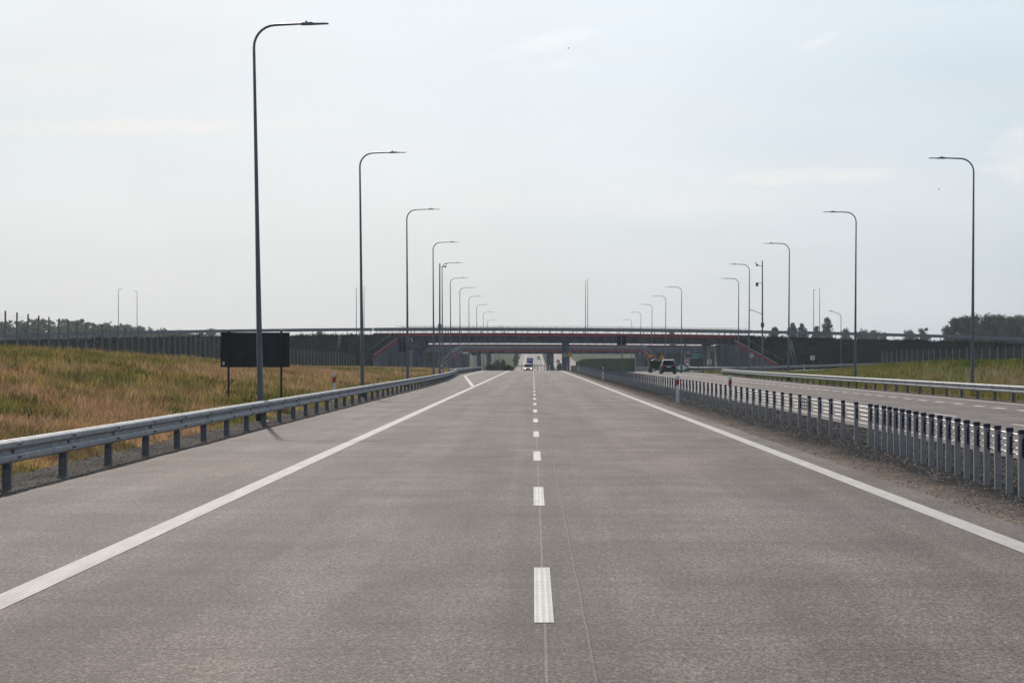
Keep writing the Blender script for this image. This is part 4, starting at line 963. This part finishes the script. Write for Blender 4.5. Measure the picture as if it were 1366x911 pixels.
def tree(name, label, loc, h, wd, mat, n=1800, group=None, seed=0, lf=.42, lift=.28, cat='tree'):
    rng = np.random.default_rng(seed+100); root = thing(name, label, cat, loc, 0, group)
    m = MB(); m.tube([(0, 0, -.5), (.1, 0, h*.3), (.0, .1, h*.62), (.1, .1, h*.86)], [h*.022, h*.017, h*.010, h*.003], 7)
    for k in range(7):
        a = rng.uniform(0, 6.28); z0 = h*rng.uniform(.28, .7); rr = wd*.42; m.tube([(0, 0, z0), (math.cos(a)*rr*.5, math.sin(a)*rr*.5, z0+h*.1), (math.cos(a)*rr, math.sin(a)*rr, z0+h*.17)], [h*.008, h*.005, h*.002], 5)
    m.build('trunk', M['bark'], root, True)
    blobs = []
    for k in range(26):
        t = (k+rng.random())/26; z = h*(lift+.06+(.86-lift)*t); prof = math.sin(math.pi*(.16+.74*t))**.7
        a = rng.uniform(0, 6.28); rr = wd*.36*prof*rng.uniform(.1, 1.); blobs.append((math.cos(a)*rr, math.sin(a)*rr, z, wd*rng.uniform(.15, .25)*(.55+.6*prof)))
    blobs += [(0, 0, h*(lift+.1+k*.13), wd*.26) for k in range(4) if lift+.1+k*.13 < .8]+[(rng.normal()*wd*.05, 0, h*.92, wd*.13)]
    V = leaf_cloud(blobs, n, lf, rng); o = raw_mesh('crown', V, np.arange(len(V)), np.arange(len(V)//3)*3, None, mat); o.parent = root
    return root
def tree_px(label, px, py_top, d, wpx, seed, group, n=1700, mat=None, name='broadleaf_tree', zb=None, lift=.28):
    x, y, zt = at(px, py_top, d); zb = Pf(d)-.3 if zb is None else zb
    lift = lift-.12 if mat is None else lift
    return tree(name, label, (x, d, zb), zt-zb, wpx*d/F*1.45, mat or M['leaf'], n, group, seed, .12+d*.00026, lift)
GT = 'trees in the clump at the far right'
for k, (px, py, wp, d, lb) in enumerate([(1271, 423, 17, 640, 'thin feathery tree at the left edge of the tree clump on the far right'), (1286, 420, 20, 652, 'second tree from the left in the clump on the far right'),
        (1303, 418.5, 26, 660, 'rounded tree directly behind the nearest right-hand lamp post'), (1318, 417.5, 22, 645, 'first tree right of the nearest right-hand lamp post, high rounded top'),
        (1333, 419, 22, 655, 'second tree right of the nearest right-hand lamp post'), (1347, 421, 22, 640, 'third tree right of the nearest right-hand lamp post'), (1358, 418.5, 22, 660, 'tall tree at the right edge of the picture'),
        (1376, 421, 26, 650, 'tree cut by the right edge of the picture')]): tree_px(lb, px, py-.5, d, wp*1.3, k, GT, 11000)
GT2 = 'small trees over the right bank'
for k, (px, py, wp, d, lb) in enumerate([(1034, 433, 16, 760, 'low rounded tree right beside the third right-hand lamp post'), (1058, 427, 13, 780, 'left of two small trees between the third lamp and the twin thin lamps'), (1069, 427.5, 13, 780, 'right of two small trees between the third lamp and the twin thin lamps'),
        (1089, 432, 14, 780, 'low tree under the twin thin lamps on the right'), (1103, 420, 15, 800, 'tallest square-topped tree just right of the twin thin lamps'), (1128, 437.5, 20, 860, 'low wide tree right of the second slip road lamp'), (1150, 438, 22, 880, 'low tree just right of the second right-hand lamp post'), (1166, 438.5, 18, 880, 'low tree at the end of the row right of the second right-hand lamp post'),
        (1212, 439.5, 24, 820, 'wide low tree standing alone midway along the right bank'), (1231, 435, 15, 820, 'pointed small tree midway along the right bank'), (1179, 441.5, 9, 900, 'tiny bushy tree on the skyline left of the wide low tree')]): tree_px(lb, px, py, d, wp, 20+k, GT2, 4500)
GT3 = 'small trees over the left bank'
for k, (px, py, wp, d, lb) in enumerate([(268, 438.5, 18, 900, 'left of two low trees on the skyline left of the dark board'), (283, 436, 18, 900, 'right of two low trees on the skyline left of the dark board'), (309, 441, 10, 900, 'small tree peeping over the bank above the dark board'), (426, 437, 13, 850, 'small rounded tree on the skyline right of the dark board'), (897, 436, 10, 800, 'small round tree peeping over the bridge railing')]): tree_px(lb, px, py, d, wp, 50+k, GT3, 2600)
# far wood on the left, one mass
rng = np.random.default_rng(5); parts = []
for k in range(150):
    px = rng.uniform(-150, 258); top = np.interp(px, [-150, 0, 30, 45, 80, 115, 130, 160, 190, 215, 245, 262], [424, 424, 425, 421, 423, 422.5, 429, 429, 433, 437, 440, 442])+rng.uniform(-1, 4.5)
    d = rng.uniform(900, 1010); x, y, zt = at(px, top, d); zb = Pf(d); h = zt-zb; wd = rng.uniform(5, 9)
    blobs = [(x+rng.normal()*wd*.25, y+rng.normal()*wd*.25, zb+h*rng.uniform(.3, .86), wd*rng.uniform(.16, .3)) for _ in range(9)]+[(x, y, zb+h*.9, wd*.15)]
    parts.append(leaf_cloud(blobs, 420, .65, rng))
V = np.concatenate(parts); o = stuff(raw_mesh('distant_woodland', V, np.arange(len(V)), np.arange(len(V)//3)*3, None, M['leaf'])); o['label'] = 'far dark wood along the skyline on the left'
# bushes in the fields beyond the bridge
GB = 'bushes beyond the bridges'
for k, (px, py, wp, d, lb) in enumerate([(664, 479, 12, 640, 'dark bush in the field left of the far road'), (671, 478.5, 6, 640, 'small dark bush beside the far road, left'), (655, 488, 12, 430, 'yellow-green bush behind the end of the left guardrail'), (676, 489, 15, 425, 'low grey-green bush just over the crest left of the road'), (748, 484, 9, 620, 'dark bush right of the second bridge pier'), (688, 471, 6, 900, 'tall narrow tree left of the far road under the second bridge')]):
    tree_px(lb, px, py, d, wp, 70+k, GB, 900, M['bush'], 'bush', Pf(d)-.3, .12)['category'] = 'bush'

# ---------------------------------------------------------------- grass
def blades(name, x, y, z, h, w, col, lean=.35, seed=1, mat=None):
    rng = np.random.default_rng(seed); n = len(x)
    a = rng.uniform(0, 2*np.pi, n); dx, dy = np.cos(a)*w/2, np.sin(a)*w/2
    la = rng.uniform(0, 2*np.pi, n); lx, ly = np.cos(la)*h*lean*rng.random(n), np.sin(la)*h*lean*rng.random(n)
    V = np.stack([np.stack([x-dx, y-dy, z-.03], -1), np.stack([x+dx, y+dy, z-.03], -1),
                  np.stack([x+dx*.8+lx*.35, y+dy*.8+ly*.35, z+h*.6], -1), np.stack([x-dx*.8+lx*.35, y-dy*.8+ly*.35, z+h*.6], -1), np.stack([x+lx, y+ly, z+h], -1)], 1).reshape(-1, 3)
    b_ = np.arange(n)*5
    loops = np.stack([b_, b_+1, b_+2, b_+3, b_+3, b_+2, b_+4], -1).ravel()
    starts = np.stack([np.arange(n)*7, np.arange(n)*7+4], -1).ravel()
    C = np.repeat(np.concatenate([col, np.ones((n, 1))], 1), 5, 0)
    return raw_mesh(name, V, loops, starts, None, mat or M['blade'], C)
def grass_cols(x, y, rng, dry_bias=0., slope=None):
    n = len(x); k = fbm(x*.2+3, y*.045+11); k2 = fbm(x*.7+30, y*.4+2); f = np.clip((k-.5)*3.2+.56+dry_bias+(k2-.5)*1.3+rng.normal(size=n)*.2, 0, 1)
    green = np.array([.125, .125, .030]); straw = np.array([.33, .235, .085]); pink = np.array([.36, .215, .125])
    c = np.where((f < .5)[:, None], green+(straw-green)*(f*2)[:, None], straw+(pink-straw)*((f-.5)*2)[:, None])
    lush = (fbm(x*.5+80, y*.3+70) > .62)[:, None]; c = np.where(lush, c*.5+np.array([.055, .085, .018])*.5, c)
    c = c*(.55+.9*vnoise(x*1.9+9, y*1.1))[:, None]
    return c*rng.uniform(.6, 1.4, n)[:, None]
rng = np.random.default_rng(11)
n = 190000; d = np.exp(rng.uniform(np.log(22), np.log(392), n)); xm = np.minimum(36, .25*d+4)
u = 7.65+(xm-7.65)*rng.random(n); ok = xm > 7.8; d, u = d[ok], u[ok]; x = -u-rail_shift(d); n = len(d)
zz = G(x, d); clump = fbm(x*1.4, d*1.0); hh = (.06+.62*np.clip(clump-.28, 0, 1)+.10*rng.random(n))*np.clip((u-7.2)/1.8, .25, 1); ww = .010+d*.00013
hgt = np.clip((u-8)/16, 0, 1); bias = np.where(hgt < .55, .17, -.22)+np.where(u < 9.5, -.25, 0)
stuff(blades('grass', x, d, zz, hh*1.15, ww, grass_cols(x, d, rng, bias), .95, 3))['label'] = 'dry and green grass on the left roadside hill'
n = 26000; d = np.exp(rng.uniform(np.log(24), np.log(340), n)); xm = np.minimum(34, .25*d+4); u = 8.6+(xm-8.6)*rng.random(n); ok = (xm > 8.8) & (fbm(u*.3+5, d*.06+3)+rng.normal(size=n)*.05 > .5); d, u = d[ok], u[ok]; x = -u-rail_shift(d); n = len(d)
cc = np.array([.36, .25, .165])*rng.uniform(.6, 1.25, n)[:, None]*(.8+.4*vnoise(x*.5, d*.3))[:, None]
stuff(blades('seed_grass', x, d, G(x, d), rng.uniform(.22, .42, n), .008+d*.00009, cc, .9, 9))['label'] = 'tall pale seeding grass stalks on the left hill'
n = 9000; kx = RNG.random(70); kd = np.exp(RNG.uniform(np.log(40), np.log(300), 70)); ku = 8.4+kx*np.minimum(24, .2*kd); pk = rng.integers(0, 70, n)
u = ku[pk]+rng.normal(size=n)*.35*(1+kd[pk]/160); d = kd[pk]+rng.normal(size=n)*.7*(1+kd[pk]/160); ok = u > 8; u, d = u[ok], d[ok]; x = -u-rail_shift(d); n = len(d)
mk = 9000; my = rng.uniform(95, 235, 60)[rng.integers(0, 60, mk)]+rng.normal(size=mk)*2.; mx = np.interp(my, [95, 235], [26.5, 27])+rng.normal(size=mk)*1.1+rng.random(mk)*5
x = np.concatenate([x, mx]); d = np.concatenate([d, my]); n = len(x)
stuff(blades('weeds', x, d, G(x, d), rng.uniform(.12, .40, n), .025+d*.0002, np.array([.045, .07, .016])*rng.uniform(.6, 1.5, n)[:, None], .7, 10))['label'] = 'dark green weed clumps dotted over the grassy slopes'
n = 70000; d = rng.uniform(70, 300, n)**1.0; x = np.interp(d, [0, 141, 263], [19.9, 19.9, 22.0])+rng.random(n)**1.3*22; ok = x < .26*d+4; x, d = x[ok], d[ok]; n = len(d)
hh = (.14+.34*fbm(x*1.2, d*.8))*1.1; c = grass_cols(x, d, rng, -.3); gr = np.array([.075, .108, .022]); c = c*.42+gr*.58*rng.uniform(.7, 1.3, n)[:, None]
stuff(blades('grass', x, d, G(x, d), hh, .012+d*.00013, c, .5, 4))['label'] = 'green grass on the mound behind the far right guardrail'
# weeds along the crest and face of the dark banks
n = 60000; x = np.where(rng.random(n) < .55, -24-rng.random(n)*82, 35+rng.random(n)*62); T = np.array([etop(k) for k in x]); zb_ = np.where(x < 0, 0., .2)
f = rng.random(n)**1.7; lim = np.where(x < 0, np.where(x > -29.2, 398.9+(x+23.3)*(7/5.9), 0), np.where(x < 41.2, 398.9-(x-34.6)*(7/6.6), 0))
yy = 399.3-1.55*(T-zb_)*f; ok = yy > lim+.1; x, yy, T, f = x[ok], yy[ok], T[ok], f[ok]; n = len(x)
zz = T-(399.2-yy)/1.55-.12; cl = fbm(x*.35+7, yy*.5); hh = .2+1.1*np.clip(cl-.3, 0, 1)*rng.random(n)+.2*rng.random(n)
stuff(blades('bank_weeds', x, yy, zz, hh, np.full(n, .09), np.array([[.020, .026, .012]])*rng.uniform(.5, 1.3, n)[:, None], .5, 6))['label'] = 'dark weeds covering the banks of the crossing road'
# loose stones on the shoulders and the median
n = 16000; y = np.exp(rng.uniform(np.log(18), np.log(110), n)); side = rng.random(n) < .6
x = np.where(side, 4.9+3.4*rng.random(n), -6.45-1.3*rng.random(n)); s_ = rng.uniform(.006, .017, n)*(1+y/90); base = np.array([[1, 0, 0], [-.5, .87, 0], [-.5, -.87, 0], [0, 0, .8]])
V = (np.stack([x, y, P(y)-.018+s_*.1], -1)[:, None, :]+base[None]*s_[:, None, None]*rng.uniform(.7, 1.3, (n, 4, 3))).reshape(-1, 3); b_ = np.arange(n)*4
lo = np.stack([b_, b_+1, b_+3, b_+1, b_+2, b_+3, b_+2, b_, b_+3], -1).ravel(); g_ = rng.uniform(.03, .17, n); C = np.repeat(np.stack([g_, g_*.93, g_*.85, np.ones(n)], -1), 4, 0)
w = N('loose_stone'); a = w.n.new('ShaderNodeAttribute'); a.attribute_name = 'Col'; w.color(a.outputs['Color']); w.b.inputs['Roughness'].default_value = .9
stuff(raw_mesh('loose_stones', V, lo, np.arange(3*n)*3, None, w.m, C))['label'] = 'loose stones on the gravel beside the road'
# birds
first = None
for lb, px, py, d in (('tiny dark bird high above the middle of the road', 758.5, 64.5, 150), ('tiny dark bird below the nearest right-hand lamp arm', 1252, 253, 160)):
    if first is None:
        m = MB(); m.loft([[(x_, w_, z_), (x_, 0, z_+w_), (x_, -w_, z_), (x_, 0, z_-w_)] for x_, w_, z_ in ((-.16, .008, .01), (-.06, .035, 0), (.05, .04, 0), (.11, .025, .02), (.15, .006, .015))])
        for s_ in (-1, 1): m.add([(.05, s_*.03, .02), (-.05, s_*.03, .02), (-.07, s_*.17, .08), (.02, s_*.18, .09), (-.12, s_*.33, .05)], [(0, 1, 2, 3), (3, 2, 4)])
        first = o = m.build('bird', M['black'])
    else: o = first.copy(); COL.objects.link(o)
    o.location = at(px, py, d); o.scale = (.5, .5, .5); tag(o, lb, 'bird', 'birds in the sky')

# ---------------------------------------------------------------- haze
HZ = 1.1e-4
m = MB(); m.span(-1500, 1500, -80, 2600, -6.5, 60); hz = stuff(m.build('haze', M['white']))
hm = bpy.data.materials.new('haze_air'); hm.use_nodes = True; t = hm.node_tree; t.nodes.clear(); out = t.nodes.new('ShaderNodeOutputMaterial'); pv = t.nodes.new('ShaderNodeVolumePrincipled')
pv.inputs['Color'].default_value = (.74, .84, .96, 1); pv.inputs['Density'].default_value = HZ; pv.inputs['Anisotropy'].default_value = .35; t.links.new(pv.outputs[0], out.inputs['Volume'])
hz.data.materials.clear(); hz.data.materials.append(hm); hz.display_type = 'WIRE'
